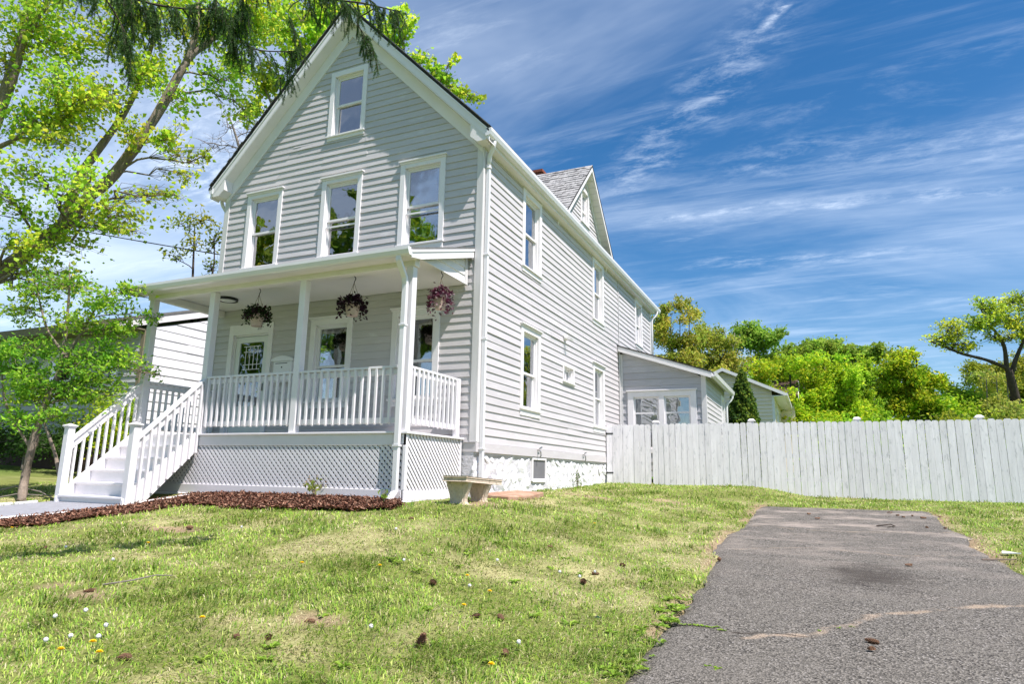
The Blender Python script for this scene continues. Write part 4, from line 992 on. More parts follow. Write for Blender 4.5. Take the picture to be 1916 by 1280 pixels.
# stairs
SX0, SX1 = -5.93, -4.40; RUN, RISE = .232, .2045; YS = -2.86; GZ = -1.0
stairs = bpy.data.objects.new('stairs', None); COL.objects.link(stairs); stairs.parent = porch
def stringer(x0, x1):
    top_ = [(PY, DZ + .02 - .0), (PY, DZ - .02), ]
    s_ = RISE / RUN
    f = lambda y, o: DZ + o + s_ * (y - (PY - .0))
    return [(PY - .002, f(PY, .05)), (YS + .07, f(YS + .07, .05)), (YS - .05, f(YS - .05, .0)), (YS - .05, GZ - .05), (YS + .13, GZ - .05), (PY - .002, f(PY, -.30))]
for x0, x1 in ((SX0 - .04, SX0 + .005), (SX1 - .005, SX1 + .04)):
    st = MB(); st.prism(stringer(x0, x1), 'x', x0, x1); st.build('stringer', M_['porch'], stairs, bevel=.004)
for k in range(6):
    y = YS + k * RUN; z1_ = GZ + (k + 1) * RISE
    mb = MB(); mb.box(SX0 + .006, SX1 - .006, y, y + .02, z1_ - RISE, z1_ - .036); mb.build('riser', M_['porch'], stairs)
    if k < 5: mb = MB(); mb.box(SX0 + .006, SX1 - .006, y - .036, y + RUN + .018, z1_ - .035, z1_); mb.build('tread', M_['porch'], stairs, bevel=.006)
for x in (SX0 - .02, SX1 + .015):
    mb = MB(); mb.box(x - .056, x + .056, YS - .03, YS + .082, GZ - .08, .27); mb.box(x - .066, x + .066, YS - .04, YS + .092, .262, .285)
    c_ = YS + .026; mb.add([(x - .082, c_ - .082, .285), (x + .082, c_ - .082, .285), (x + .082, c_ + .082, .285), (x - .082, c_ + .082, .285), (x - .082, c_ - .082, .30), (x + .082, c_ - .082, .30), (x + .082, c_ + .082, .30), (x - .082, c_ + .082, .30), (x, c_, .335)],
        [(3, 2, 1, 0), (0, 1, 5, 4), (1, 2, 6, 5), (2, 3, 7, 6), (3, 0, 4, 7), (4, 5, 8), (5, 6, 8), (6, 7, 8), (7, 4, 8)])
    mb.build('newel_post', M_['porch'], stairs, bevel=.004)
s_ = RISE / RUN
for x, sg in ((SX0 - .02, -1), (SX1 + .015, 1)):
    y0, y1 = YS + .083, PRY - .06
    zt = lambda y: .105 + s_ * (y - (YS + .083)) * 1.0
    zt = lambda y: .11 + (1.16 - .11) / (y1 - y0) * (y - y0)
    mb = MB(); mb.prism([(y0, zt(y0)), (y1, zt(y1)), (y1, zt(y1) - .05), (y0, zt(y0) - .05)], 'x', x - .05, x + .05); mb.prism([(y0, zt(y0) - .052), (y1, zt(y1) - .052), (y1, zt(y1) - .20), (y0, zt(y0) - .20)], 'x', x - .018, x + .018); rr = mb.build('stair_rail', M_['porch'], stairs, bevel=.004)
    n = 9
    for k in range(n):
        y = y0 + (y1 - y0) * (k + .6) / n; xx = x + sg * .044 if sg > 0 else x + .0
        mb = MB(); zb_ = DZ + s_ * (y - PY)
        lo_ = zb_ - .29 if sg > 0 else zb_ + .0
        hi_ = zt(y) - .052 if sg > 0 else zt(y) - .19
        if sg > 0: xx = SX1 + .04 + .019
        mb.box(xx - .018, xx + .018, y - .018, y + .018, max(lo_, GZ - .02), hi_); mb.build('baluster', M_['porch'], stairs)

# ------------------------------------------------------------------ things on the porch
mbx = thing('mailbox', 'white metal mailbox with a curved top on the wall right of the front door', 'mailbox', (-4.13, -.03, 1.3))
mb = MB(); mb.prism([(-4.35, 1.30), (-3.91, 1.30), (-3.905, 1.70), (-4.355, 1.70)], 'y', -.155, -.026); mb.build('body', M_['mailbox'], mbx, bevel=.008)
pr_ = [(-4.40, 1.70)] + [(-4.40 + .54 * t, 1.745 + .065 * math.sin(math.pi * t)) for t in np.linspace(0, 1, 11)] + [(-3.86, 1.70)]
mb = MB(); mb.prism(pr_, 'y', -.185, -.026); mb.build('lid', M_['mailbox'], mbx, bevel=.006)
mb = MB(); mb.box(-4.30, -3.98, -.159, -.1555, 1.655, 1.668); mb.build('slot', M_['dark'], mbx)
mb = MB(); mb.tube([(-4.14, -.158, 1.585), (-4.14, -.151, 1.585)], .016, 10); mb.build('lock', M_['dark'], mbx)
mb = MB(); mb.prism([(-4.00, 1.32), (-3.93, 1.32), (-3.93, 1.68), (-4.00, 1.68)], 'y', -.163, -.1555); mb.build('panel', M_['mailbox'], mbx)

def leaf_cloud(C, nrm_bias, size, cols, rng, asp=.55, jit=.35, up=0.0):
    """kite shaped leaves at centres C; returns V, F, colours"""
    n = len(C); nr = rng.normal(size=(n, 3)) + np.array([0, 0, nrm_bias]); nr /= np.linalg.norm(nr, axis=1)[:, None]
    t = rng.normal(size=(n, 3)) + np.array([0, 0, up]); t -= (t * nr).sum(1)[:, None] * nr; t /= np.linalg.norm(t, axis=1)[:, None] + 1e-9
    b = np.cross(nr, t); s = (size * (1 + jit * rng.uniform(-1, 1, n)))[:, None]
    bend = nr * s * .16
    V = np.stack([C - t * s * .5, C + b * s * asp * .5 - bend - t * s * .05, C + t * s * .5, C - b * s * asp * .5 - bend - t * s * .05], 1).reshape(-1, 3)
    F = np.arange(4 * n).reshape(n, 4)
    F = np.concatenate([F[:, [0, 1, 2]], F[:, [0, 2, 3]]], 0)
    cc = np.asarray(cols)
    if cc.ndim == 2 and len(cc) != n: cc = cc[rng.integers(0, len(cc), n)]
    cc = cc * rng.uniform(.8, 1.2, n)[:, None]
    return V, F, np.repeat(cc, 4, 0)

def basket(x, y, zc_, lbl, cols, seed, droop, r=.13):
    rng = np.random.default_rng(seed)
    b = thing('hanging_basket', lbl, 'hanging plant', (x, y, 2.86), 'hanging baskets along the porch ceiling')
    mb = MB(); mb.tube([(x, y, 2.868), (x, y, 2.84), (x + .025, y, 2.815), (x + .03, y, 2.79), (x + .01, y, 2.76), (x, y, 2.73)], .007, 6); mb.build('hook', M_['dark'], b)
    mb = MB(); zt = zc_ + .11
    for k in range(3):
        t = 2 * math.pi * k / 3 + .4; mb.tube([(x, y, 2.735), (x + math.cos(t) * r, y + math.sin(t) * r, zt)], .004, 5)
    mb.build('chain', M_['twig'], b)
    mb = MB(); mb.lathe([(r * .68, -.11), (r * .95, .08), (r * 1.05, .085), (r * 1.05, .11), (r * .9, .11), (r * .9, .07)], (x, y, zc_), 18); mb.build('pot', M_['pot'], b, smooth=False)
    n = 760; th = rng.uniform(0, 6.28, n); rad = rng.uniform(.2, 1.9, n) * r; z = zc_ + .15 + rng.normal(0, .05, n) - np.maximum(rad / r - .9, 0) * rng.uniform(0, droop, n)
    C = np.stack([x + rad * np.cos(th), y + rad * np.sin(th), z], 1)
    V, F, cc = leaf_cloud(C, .6, .062, np.array(cols), rng, asp=.6)
    np_mesh('foliage', V, F, M_['leaf'], b, cc)
basket(-3.88 + .04, -1.17, 2.26, 'hanging pot with dark green and purple trailing plant above the front door', [(.03, .055, .02), (.04, .07, .025), (.05, .02, .03)], 1, .22)
basket(-1.76 + .02, -1.18, 2.27, 'terracotta hanging pot with dark purple leaves between the middle posts of the porch', [(.045, .015, .032), (.05, .02, .04), (.03, .03, .02)], 2, .26)
basket(-.28 + .0, -.82, 2.34, 'hanging basket of purple pink leaves nearest the house corner', [(.12, .03, .06), (.16, .06, .09), (.34, .26, .27), (.09, .025, .05)], 3, .34, r=.115)

# ------------------------------------------------------------------ measured layout data (metres)
MAPLE = [(-11.49, -1.68, 10.17, 0.97, 0.77), (-12.14, -1.76, 9.15, 0.77, 0.77), (-10.49, -1.42, 8.51, 1.0, 0.63), (-11.35, -1.6, 7.51, 0.88, 0.56), (-11.04, -0.45, 10.59, 0.96, 0.69), (-10.14, -0.14, 11.01, 1.03, 0.62), (-10.9, -0.03, 8.98, 0.82, 0.62), (-10.28, 0.56, 10.11, 0.85, 0.64), (-9.69, 1.01, 9.29, 0.71, 0.49), (-9.61, 1.17, 11.28, 1.09, 0.73), (-8.68, 1.59, 11.3, 1.09, 0.87), (-8.83, 1.8, 10.02, 0.8, 0.65), (-8.22, 2.19, 12.08, 0.9, 0.75), (-10.59, -1.15, 7.04, 0.88, 0.44), (-10.99, -1.5, 6.28, 0.86, 0.43), (-9.95, -0.7, 6.31, 0.88, 0.4), (-9.6, -0.38, 5.59, 0.94, 0.38), (-10.59, -0.74, 5.2, 0.94, 0.35), (-11.21, -1.12, 4.63, 0.74, 0.39), (-9.58, 0.26, 5.26, 0.52, 0.15), (-9.34, 0.9, 7.94, 0.41, 0.62), (-9.09, 1.22, 7.0, 0.3, 0.41), (-8.94, 0.37, 6.12, 0.39, 0.23), (-10.69, -0.85, 8.04, 0.9, 0.52), (-11.56, -1.09, 9.86, 0.93, 0.53), (-10.0, 0.07, 7.8, 0.67, 0.47), (-11.01, -0.69, 4.09, 1.0, 0.31), (-11.08, -0.76, 11.93, 1.65, 0.69), (-9.92, 0.75, 12.56, 1.6, 0.73), (-11.38, -1.51, 5.55, 0.61, 0.37)]
BEHIND = [(-13.74, 7.98, 17.59, 1.2, 1.09), (-13.04, 8.63, 16.11, 1.09, 0.98), (-14.29, 8.25, 15.23, 0.87, 1.09), (-12.16, 8.74, 17.41, 1.31, 1.31), (-14.97, 8.23, 13.94, 0.76, 0.76), (-13.45, 8.82, 14.4, 0.76, 0.65), (-11.33, 8.98, 18.06, 1.31, 0.87), (-9.63, 8.96, 16.58, 1.05, 0.94), (-8.75, 9.3, 16.8, 0.84, 0.84), (-8.99, 9.35, 16.08, 0.63, 0.46), (-8.06, 9.86, 15.69, 0.59, 0.42), (-7.52, 10.2, 15.29, 0.52, 0.42), (-7.26, 10.42, 14.82, 0.59, 0.42), (-6.69, 10.8, 14.28, 0.63, 0.42), (-6.11, 11.12, 14.02, 0.38, 0.27), (-6.83, 10.45, 15.57, 0.29, 0.29), (-15.45, 7.63, 15.64, 0.87, 0.87), (-12.86, 8.1, 18.89, 2.18, 0.87)]
SMALL = [(-7.2, -2.9, 1.66, 0.7, 0.26), (-6.58, -2.72, 2.13, 0.79, 0.26), (-7.33, -3.1, 2.3, 0.56, 0.26), (-5.96, -2.52, 2.46, 0.56, 0.24), (-6.07, -2.12, 1.98, 0.48, 0.3), (-6.25, -2.64, 1.38, 0.82, 0.29), (-6.92, -2.97, 1.04, 0.63, 0.33), (-6.14, -2.3, 1.09, 0.51, 0.26), (-6.99, -3.09, 0.4, 0.44, 0.27), (-6.48, -2.77, 0.5, 0.45, 0.21), (-5.8, -2.17, 2.73, 0.38, 0.19), (-5.49, -1.92, 2.27, 0.21, 0.23), (-5.47, -1.7, 1.29, 0.15, 0.15), (-6.62, -2.88, 2.77, 0.65, 0.2), (-6.12, -2.29, 1.61, 0.56, 0.26), (-7.03, -3.35, 1.48, 0.35, 0.35), (-7.14, -3.08, 2.57, 0.46, 0.17)]
LITTLE = [(-13.6, 4.64, 7.6, 0.62, 0.44), (-12.95, 4.9, 7.78, 0.62, 0.39), (-13.25, 4.96, 6.91, 0.71, 0.39), (-12.67, 5.18, 7.1, 0.44, 0.71), (-13.92, 4.73, 6.55, 0.44, 0.32), (-12.81, 5.31, 6.22, 0.44, 0.39)]
OLIVE1 = [(-2.69, 29.65, 8.14, 1.03, 1.23), (-1.46, 30.03, 8.95, 1.03, 0.97), (-2.33, 30.09, 6.88, 1.23, 1.16), (-1.12, 30.53, 7.38, 1.29, 1.16), (-2.76, 29.38, 9.24, 0.52, 0.52)]
OLIVE2 = [(-0.32, 31.79, 8.4, 1.12, 1.12), (0.7, 32.36, 7.93, 1.06, 1.19), (-0.44, 32.13, 6.61, 1.49, 1.12), (1.2, 32.94, 6.32, 1.26, 0.99)]
GREEN1 = [(1.65, 36.92, 9.55, 1.2, 0.8), (0.94, 36.77, 8.75, 1.09, 0.87), (2.48, 37.52, 8.5, 1.23, 0.94), (2.72, 37.92, 7.19, 1.23, 0.73)]
YELLOW1 = [(2.83, 26.17, 4.8, 1.1, 0.71), (3.49, 26.77, 3.47, 1.37, 0.99), (2.26, 26.15, 3.71, 0.82, 0.99)]
YELLOW2 = [(4.47, 27.91, 5.4, 1.3, 0.73), (5.14, 28.54, 3.89, 1.58, 1.24), (5.99, 28.65, 5.15, 1.13, 0.79)]
YELLOW3 = [(6.91, 29.01, 5.45, 0.96, 0.79), (7.21, 29.44, 4.07, 1.3, 1.24), (7.92, 29.52, 5.19, 0.73, 0.73)]
FAR1 = [(4.65, 44.01, 8.98, 1.69, 0.65), (6.32, 44.7, 9.29, 1.21, 0.73), (7.78, 45.41, 9.04, 1.21, 0.56), (9.24, 46.1, 8.95, 1.05, 0.56)]
POINT = [(10.12, 31.35, 6.53, 0.7, 0.52), (9.74, 31.4, 5.52, 1.22, 0.76), (10.9, 32.02, 5.06, 0.99, 0.7), (8.79, 31.03, 5.22, 0.87, 0.81), (9.09, 31.48, 3.8, 1.51, 1.1), (10.81, 32.26, 3.84, 1.34, 1.1)]
SHRUB1 = [(12.49, 34.04, 4.28, 1.37, 0.84), (12.1, 32.98, 3.21, 1.74, 0.58), (11.9, 34.71, 5.14, 0.8, 0.55)]
SHRUB2 = [(13.84, 33.68, 3.61, 1.45, 0.81), (14.23, 36.84, 5.32, 1.13, 0.76), (15.28, 34.39, 3.35, 1.05, 0.87)]
BACKOAK = [(16.59, 43.2, 6.77, 1.63, 1.06), (18.2, 43.93, 6.8, 1.42, 1.77), (15.32, 42.55, 7.09, 1.06, 0.64)]
OAK = [(11.63, 31.86, 7.29, 0.7, 0.38), (12.43, 32.29, 7.02, 0.81, 0.29), (12.33, 32.04, 7.93, 0.81, 0.44), (13.56, 32.55, 8.18, 0.81, 0.52), (14.19, 32.68, 8.88, 0.81, 0.52), (14.96, 33.1, 8.55, 0.81, 0.64), (13.87, 32.45, 9.27, 0.49, 0.32), (15.58, 33.53, 7.91, 0.76, 0.52), (15.69, 33.21, 9.59, 0.58, 0.38), (16.44, 33.69, 8.92, 0.87, 1.05), (14.36, 33.08, 7.4, 0.52, 0.35), (13.22, 32.4, 8.15, 0.58, 0.29), (16.33, 34.02, 7.21, 0.58, 0.87)]
MLIMB_A = [(-14.38, -0.69, 3.76), (-13.47, -0.43, 4.44), (-11.97, -0.0, 5.6), (-11.41, 0.2, 6.38), (-10.84, 0.42, 7.04), (-9.98, 0.7, 8.57), (-9.38, 0.95, 10.2), (-8.93, 1.31, 11.02), (-8.1, 1.69, 12.02)]
MLIMB_B = [(-11.97, -0.0, 5.6), (-11.66, 0.07, 6.95), (-11.43, 0.24, 7.66), (-11.01, 0.52, 8.78), (-10.72, 0.65, 9.8), (-10.53, 0.75, 11.26), (-10.31, 0.57, 12.55)]
MLIMB_C = [(-13.92, -1.73, 5.32), (-12.87, -1.61, 6.99), (-12.33, -1.62, 8.14), (-11.98, -1.65, 9.03), (-11.61, -1.74, 10.17), (-11.42, -1.88, 11.19)]
MLIMB_D = [(-9.38, 0.95, 10.2), (-9.2, 0.96, 11.03), (-9.26, 0.95, 12.0), (-9.29, 0.93, 12.99)]
MLIMB_E = [(-12.66, -2.0, 6.63), (-11.61, -1.62, 7.08), (-11.19, -1.51, 7.45), (-10.86, -1.36, 7.94)]
OL = [(14.94, 33.71, 5.77), (14.32, 33.37, 6.04), (13.75, 33.06, 6.25), (12.71, 32.53, 6.52), (11.81, 32.04, 6.9), (11.17, 31.68, 7.17)]
OM = [(14.88, 33.68, 5.76), (14.83, 33.41, 6.9), (14.53, 33.12, 7.61), (14.02, 32.73, 8.31), (13.8, 32.48, 9.01)]
OR = [(15.07, 33.86, 5.34), (15.33, 33.79, 6.2), (15.71, 33.77, 7.06), (16.12, 33.74, 8.06), (15.94, 33.38, 9.34)]
OT = [(15.23, 34.34, 3.5), (15.19, 34.13, 4.35), (15.07, 33.92, 5.06), (14.98, 33.74, 5.71)]
SM = [(-6.62, -3.01, -0.93), (-6.93, -2.84, -0.6), (-6.84, -2.86, -0.08), (-6.76, -2.86, 0.32), (-6.69, -2.81, 0.77), (-6.6, -2.75, 1.19), (-6.61, -2.73, 1.57)]
SM2 = [(-5.99, -2.75, -0.9), (-6.42, -2.69, -0.24), (-6.5, -2.8, 0.1), (-6.67, -2.83, 0.37)]
SM3 = [(-6.61, -2.73, 1.57), (-6.62, -2.74, 2.13), (-6.54, -2.83, 2.68), (-6.61, -2.85, 3.16)]
SM4 = [(-6.61, -2.73, 1.57), (-6.82, -2.9, 1.92), (-7.02, -2.98, 2.39), (-7.06, -3.08, 2.76)]
SM5 = [(-6.68, -2.7, 1.29), (-6.52, -2.54, 1.93), (-6.29, -2.44, 2.46), (-6.06, -2.29, 2.77)]
BARE = [(-13.46, 7.43, 10.51), (-13.92, 6.92, 11.89), (-14.41, 6.48, 12.86), (-14.73, 6.2, 13.45)]
CONES = [(-2.24, -5.24), (1.74, -6.47), (1.47, -7.01), (1.92, -6.02), (0.05, -4.01), (1.91, -6.38), (-0.03, -6.23), (2.09, -4.72), (2.77, -5.24), (2.93, -5.17), (2.76, -5.97), (3.26, -5.8), (2.39, -2.76), (3.1, -3.43), (3.1, -3.79), (3.22, -2.89), (5.33, -4.62), (4.05, -2.0), (0.6, -2.76), (-1.69, -3.96)]
DEB = [(6.18, 3.54), (6.25, 3.16), (6.31, 2.94), (6.46, 3.15), (6.58, 2.9), (6.47, 1.66), (6.84, 3.07), (5.04, 2.24), (4.91, 2.89), (6.68, 1.62), (5.87, -1.64), (5.31, -4.81)]
DAN = [(1.46, -6.5), (1.19, -7.2), (1.29, -7.09), (1.37, -7.1), (1.01, -5.1), (1.59, -4.79), (2.63, -5.19), (2.67, -4.84), (2.32, -4.56), (2.39, -1.19), (3.34, -6.18), (-1.11, -4.94), (-3.63, -4.8)]
PUF = [(-1.78, -5.33), (-0.62, -5.65), (0.56, -6.85), (0.94, -7.13), (1.02, -7.04), (1.22, -7.01), (1.08, -6.87), (-0.8, -4.04), (0.9, -3.54), (1.65, -4.51), (2.4, -6.01), (2.48, -4.82), (2.88, -3.83), (3.12, -3.98), (3.17, -3.69), (3.31, -5.73), (2.26, -3.85), (0.73, -6.77)]
# ------------------------------------------------------------------ picket fence and gate
FY = 7.50
def picket(u, w, parent, zt, m='fence', name='picket'):
    zb = float(terrain(u + w / 2, FY)) - .10; t = .020; lean = rnd.uniform(-.009, .009); c = .03; yo = rnd.uniform(-.003, .004)
    pts = [(u + .002, zb), (u + w - .002, zb), (u + w - .002 + lean, zt - c), (u + w - c + lean, zt), (u + c + lean, zt), (u + .002 + lean, zt - c)]
    mb = MB(); mb.prism(pts, 'y', FY - t + yo, FY + yo); return mb.build(name, M_[m], parent)
gate = thing('fence_gate', 'white wooden plank gate hinged between the house wall and the fence', 'gate', (.65, FY, -.6))
u = .045
while u < 1.20:
    w = .143 + rnd.uniform(-.005, .005); picket(u, w, gate, .985 + rnd.uniform(-.006, .008)); u += w + .004
for z in (.72, -.30):
    mb = MB(); mb.box(.05, 1.22, FY + .006, FY + .045, z, z + .09); mb.build('rail', M_['fence'], gate)
    mb = MB(); mb.box(.035, .22, FY - .027, FY - .021, z + .02, z + .055); mb.tube([(.04, FY - .03, z + .005), (.04, FY - .03, z + .07)], .012, 8); mb.build('hinge', M_['dark'], gate)
fence = thing('picket_fence', 'tall white dog eared plank fence running right behind the driveway', 'fence', (6.0, FY, -.7))
u = 1.262
k = 0
while u < 14.2:
    w = .141 + rnd.uniform(-.007, .008); picket(u, w, fence, .995 + rnd.uniform(-.012, .012)); u += w + (.0025 if rnd.random() < .8 else .008)
for x in (1.34, 3.70, 6.01, 8.38, 10.75, 13.1):
    mb = MB(); y0 = FY + .055; mb.box(x - .05, x + .05, y0, y0 + .10, -1.0, 1.03)
    mb.box(x - .085, x + .085, y0 - .035, y0 + .135, 1.031, 1.05); mb.box(x - .05, x + .05, y0, y0 + .1, 1.0505, 1.055)
    c_ = y0 + .05; mb.add([(x - .085, c_ - .085, 1.0555), (x + .085, c_ - .085, 1.0555), (x + .085, c_ + .085, 1.0555), (x - .085, c_ + .085, 1.0555), (x - .04, c_ - .04, 1.095), (x + .04, c_ - .04, 1.095), (x + .04, c_ + .04, 1.095), (x - .04, c_ + .04, 1.095)], [(3, 2, 1, 0), (0, 1, 5, 4), (1, 2, 6, 5), (2, 3, 7, 6), (3, 0, 4, 7), (4, 5, 6, 7)])
    mb.build('post', M_['fence'], fence)
for z in (.70, .15, -.40):
    mb = MB(); mb.box(1.27, 14.2, FY + .008, FY + .05, z, z + .09); mb.build('rail', M_['fence'], fence)

# ------------------------------------------------------------------ concrete bench and paver
bench = thing('garden_bench', 'weathered concrete garden bench with two fluted pedestal legs beside the porch corner', 'bench', (.6, -1.2, -.77))
mb = MB(); n = 12; pr_o, pr_i = [], []
for k in range(n + 1):
    t = -1 + 2 * k / n; y = -1.2 + t * .56; bow = .06 * (1 - t * t); pr_o.append((.44 - bow, y)); pr_i.append((.80 - bow, y))
pol = pr_o + pr_i[::-1]
nn = len(pol)
zt = lambda y: -.385 - .045 * (y + 1.75)
for j, (dz0, dz1, ins_) in enumerate(((-.075, -.02, 0.0), (-.0195, .0, -.012))):
    cx_ = .59
    q = [(x + (cx_ - x) * (-ins_ * 2), y) for x, y in pol]
    vs = [(x, y, zt(y) + dz0) for x, y in q] + [(x, y, zt(y) + dz1) for x, y in q]
    mb.add(vs, [tuple(range(nn)), tuple(range(2 * nn - 1, nn - 1, -1))] + [(i, (i + 1) % nn, (i + 1) % nn + nn, i + nn) for i in range(nn)])
mb.build('seat', M_['concrete'], bench, bevel=.012)
for yc_ in (-1.54, -.93):
    mb = MB(); za = float(terrain(.6, yc_)) - .03; zb_ = zt(yc_) - .074; rows = [(0, 1.18), (.10, 1.2), (.12, .86), (.2, .72), (.32, .70), (.5, .78), (.7, .93), (.85, 1.05), (.93, 1.1), (.94, 1.16), (1.0, 1.16)]
    A = 40; vs = []
    for t, s in rows:
        for a in range(A):
            th = 2 * math.pi * a / A; fl = 1 + (.055 * math.cos(th * 14) if .11 < t < .93 else 0)
            cx_ = abs(math.cos(th)) ** .6 * math.copysign(1, math.cos(th)); sy_ = abs(math.sin(th)) ** .6 * math.copysign(1, math.sin(th))
            vs.append((.57 + cx_ * .160 * s * fl, yc_ + sy_ * .085 * (s * .6 + .4) * fl, za + (zb_ - za) * t))
    R_ = len(rows); fs = [(i * A + j, i * A + (j + 1) % A, (i + 1) * A + (j + 1) % A, (i + 1) * A + j) for i in range(R_ - 1) for j in range(A)] + [tuple(range(A - 1, -1, -1)), tuple(range((R_ - 1) * A, R_ * A))]
    mb.add(vs, fs); mb.build('leg', M_['concrete'], bench)
pv = MB(); P_ = [(.12, -.12), (.72, -.22), (.84, .35), (.80, 1.05), (.20, 1.22), (.10, .5)]
vs = [(x, y, float(terrain(x, y)) - .02) for x, y in P_] + [(x, y, float(terrain(x, y)) + .055 + rnd.uniform(0, .012)) for x, y in P_]
pv.add(vs, [(5, 4, 3, 2, 1, 0), (6, 7, 8, 9, 10, 11)] + [(i, (i + 1) % 6, (i + 1) % 6 + 6, i + 6) for i in range(6)])
tag(pv.build('paving_slab', M_['paver'], None, bevel=.012, loc=(.45, .5, -.7)), 'reddish brown stone slab lying by the foundation next to the bench', 'paving slab')

# ------------------------------------------------------------------ neighbouring houses
nb = thing('neighbour_house', 'white sided neighbouring house with a brown eave behind the small tree', 'house', (-15, 5, -.5))
NX, NY = -9.5, .85; nsl = .334; NR = 6.0; ez = 2.95
nw1 = bpy.data.objects.new('wall', None); COL.objects.link(nw1); nw1.parent = nb
NS = ('S', NX)
nl = lambda z: max(NY + .08, NY + (z - ez) / nsl) if z > ez else NY + .08
nr_ = lambda z: min(2 * NR - NY, 2 * NR - NY - (z - ez) / nsl) if z > ez else 2 * NR - NY
clapboards(nw1, NS, -.1, 4.62, .222, nl, nr_, [], M_['white_siding'], proud=.02).build('sheathing', M_['white_siding'], nw1)
nw2 = bpy.data.objects.new('wall', None); COL.objects.link(nw2); nw2.parent = nb
NF = ('F', NY); n_open = [(-13.3, -12.0, 1.1, 2.5), (-18.0, -16.2, 1.0, 2.5), (-10.95, -10.25, 1.5, 2.5)]
clapboards(nw2, NF, .45, 2.9, .150, lambda z: -24, lambda z: NX - .08, [(a + .04, b - .04, c + .04, d - .04) for a, b, c, d in n_open], M_['grey_siding'], proud=.032).build('sheathing', M_['grey_siding'], nw2)
for o_ in n_open: window(nb, NF, *o_, cap=False, cw=.09, sill=.09)
mb = MB(); mb.box(NX - .09, NX + .03, NY - .03, NY - .0045, -.1, 2.9); mb.box(NX + .001, NX + .03, NY, NY + .09, -.1, 2.95); mb.build('corner_board', M_['olive_soffit'], nb)
mb = MB(); mb.box(-24, NX - .02, NY + .02, 11, -1.2, -.105); mb.box(-24, NX - .10, NY - .004, NY + .0195, -1.2, .445); mb.build('foundation', M_['foundation_dark'], nb)
mb = MB(); nzr = lambda y: ez + .12 + nsl * (y - .15)
slab(mb, [(-24.4, .15, nzr(.15)), (NX + .09, .15, nzr(.15)), (NX + .09, NR, nzr(NR)), (-24.4, NR, nzr(NR))], .06)
slab(mb, [(-24.4, NR, nzr(NR)), (NX + .09, NR, nzr(NR)), (NX + .09, 2 * NR - .15, nzr(.15)), (-24.4, 2 * NR - .15, nzr(.15))], .06); nroof = mb.build('roof', M_['grey_roof'], nb)
mb = MB(); mb.prism([(.15, nzr(.15) - .062), (NR, nzr(NR) - .062), (NR, nzr(NR) - .25), (.15, nzr(.15) - .25)], 'x', NX + .04, NX + .07); mb.build('rake_board', M_['trim'], nroof)
mb = MB(); mb.prism([(NR, nzr(NR) - .062), (2 * NR - .15, nzr(.15) - .062), (2 * NR - .15, nzr(.15) - .25), (NR, nzr(NR) - .25)], 'x', NX + .04, NX + .07); mb.build('rake_board', M_['trim'], nroof)
mb = MB(); mb.box(-24.4, NX + .038, .17, NY - .03, 2.905, 2.93); mb.box(-24.4, NX + .038, .13, .169, 2.86, nzr(.15) - .02); mb.build('soffit', M_['olive_soffit'], nroof)

n2 = thing('neighbour_house', 'cream vinyl sided house with a brown roof behind the white fence', 'house', (1.7, 23, -.5))
CY_ = 20.0; c2 = 1.65; hw2 = 2.35; ez2 = 3.18; pz2 = 4.28; s2_ = (pz2 - ez2) / hw2
cw1 = bpy.data.objects.new('wall', None); COL.objects.link(cw1); cw1.parent = n2
CF = ('F', CY_)
clapboards(cw1, CF, -.7, pz2 - .1, .155, lambda z: max(c2 - hw2 + .28, c2 - (pz2 - .05 - z) / s2_), lambda z: min(c2 + hw2 - .42, c2 + (pz2 - .05 - z) / s2_), [], M_['cream'], proud=.045).build('sheathing', M_['cream'], cw1)
cw2 = bpy.data.objects.new('wall', None); COL.objects.link(cw2); cw2.parent = n2
CS = ('S', c2 + hw2 - .36)
clapboards(cw2, CS, -.7, ez2 - .1, .155, lambda z: CY_ + .08, lambda z: CY_ + 7.5, [(CY_ + 1.64, CY_ + 2.96, .84, 2.66)], M_['cream'], proud=.022).build('sheathing', M_['cream'], cw2)
window(n2, CS, CY_ + 1.6, CY_ + 3.0, .8, 2.7, cap=False, cw=.09)
mb = MB(); mb.box(c2 + hw2 - .44, c2 + hw2 - .33, CY_ - .03, CY_ + .08, -.7, ez2 - .08); mb.build('corner_board', M_['trim'], n2)
mb = MB(); z2 = lambda x: pz2 + .05 - s2_ * abs(x - c2)
for xa, xb in ((c2 - hw2 - .15, c2), (c2, c2 + hw2 + .1)):
    P_ = [(xa, CY_ - .25, z2(xa)), (xb, CY_ - .25, z2(xb)), (xb, CY_ + 8, z2(xb)), (xa, CY_ + 8, z2(xa))]; slab(mb, P_, .05)
r2_ = mb.build('roof', M_['shingle_brown'], n2)
for xa, xb in ((c2 - hw2 - .15, c2), (c2, c2 + hw2 + .1)):
    mb = MB(); mb.prism([(xa, z2(xa) - .0), (xb, z2(xb) - .0), (xb, z2(xb) - .14), (xa, z2(xa) - .14)], 'y', CY_ - .28, CY_ - .2505); mb.build('rake_board', M_['trim'], r2_)
xg = c2 + hw2 + .1
mb = MB(); mb.box(xg - .45, xg, CY_ - .24, CY_ + 7.9, ez2 - .14, ez2 - .11); mb.build('soffit', M_['trim'], r2_)
mb = MB(); mb.box(xg + .002, xg + .10, CY_ - .25, CY_ + 8, ez2 - .12, ez2 - .02); mb.build('gutter', M_['metal'], r2_)
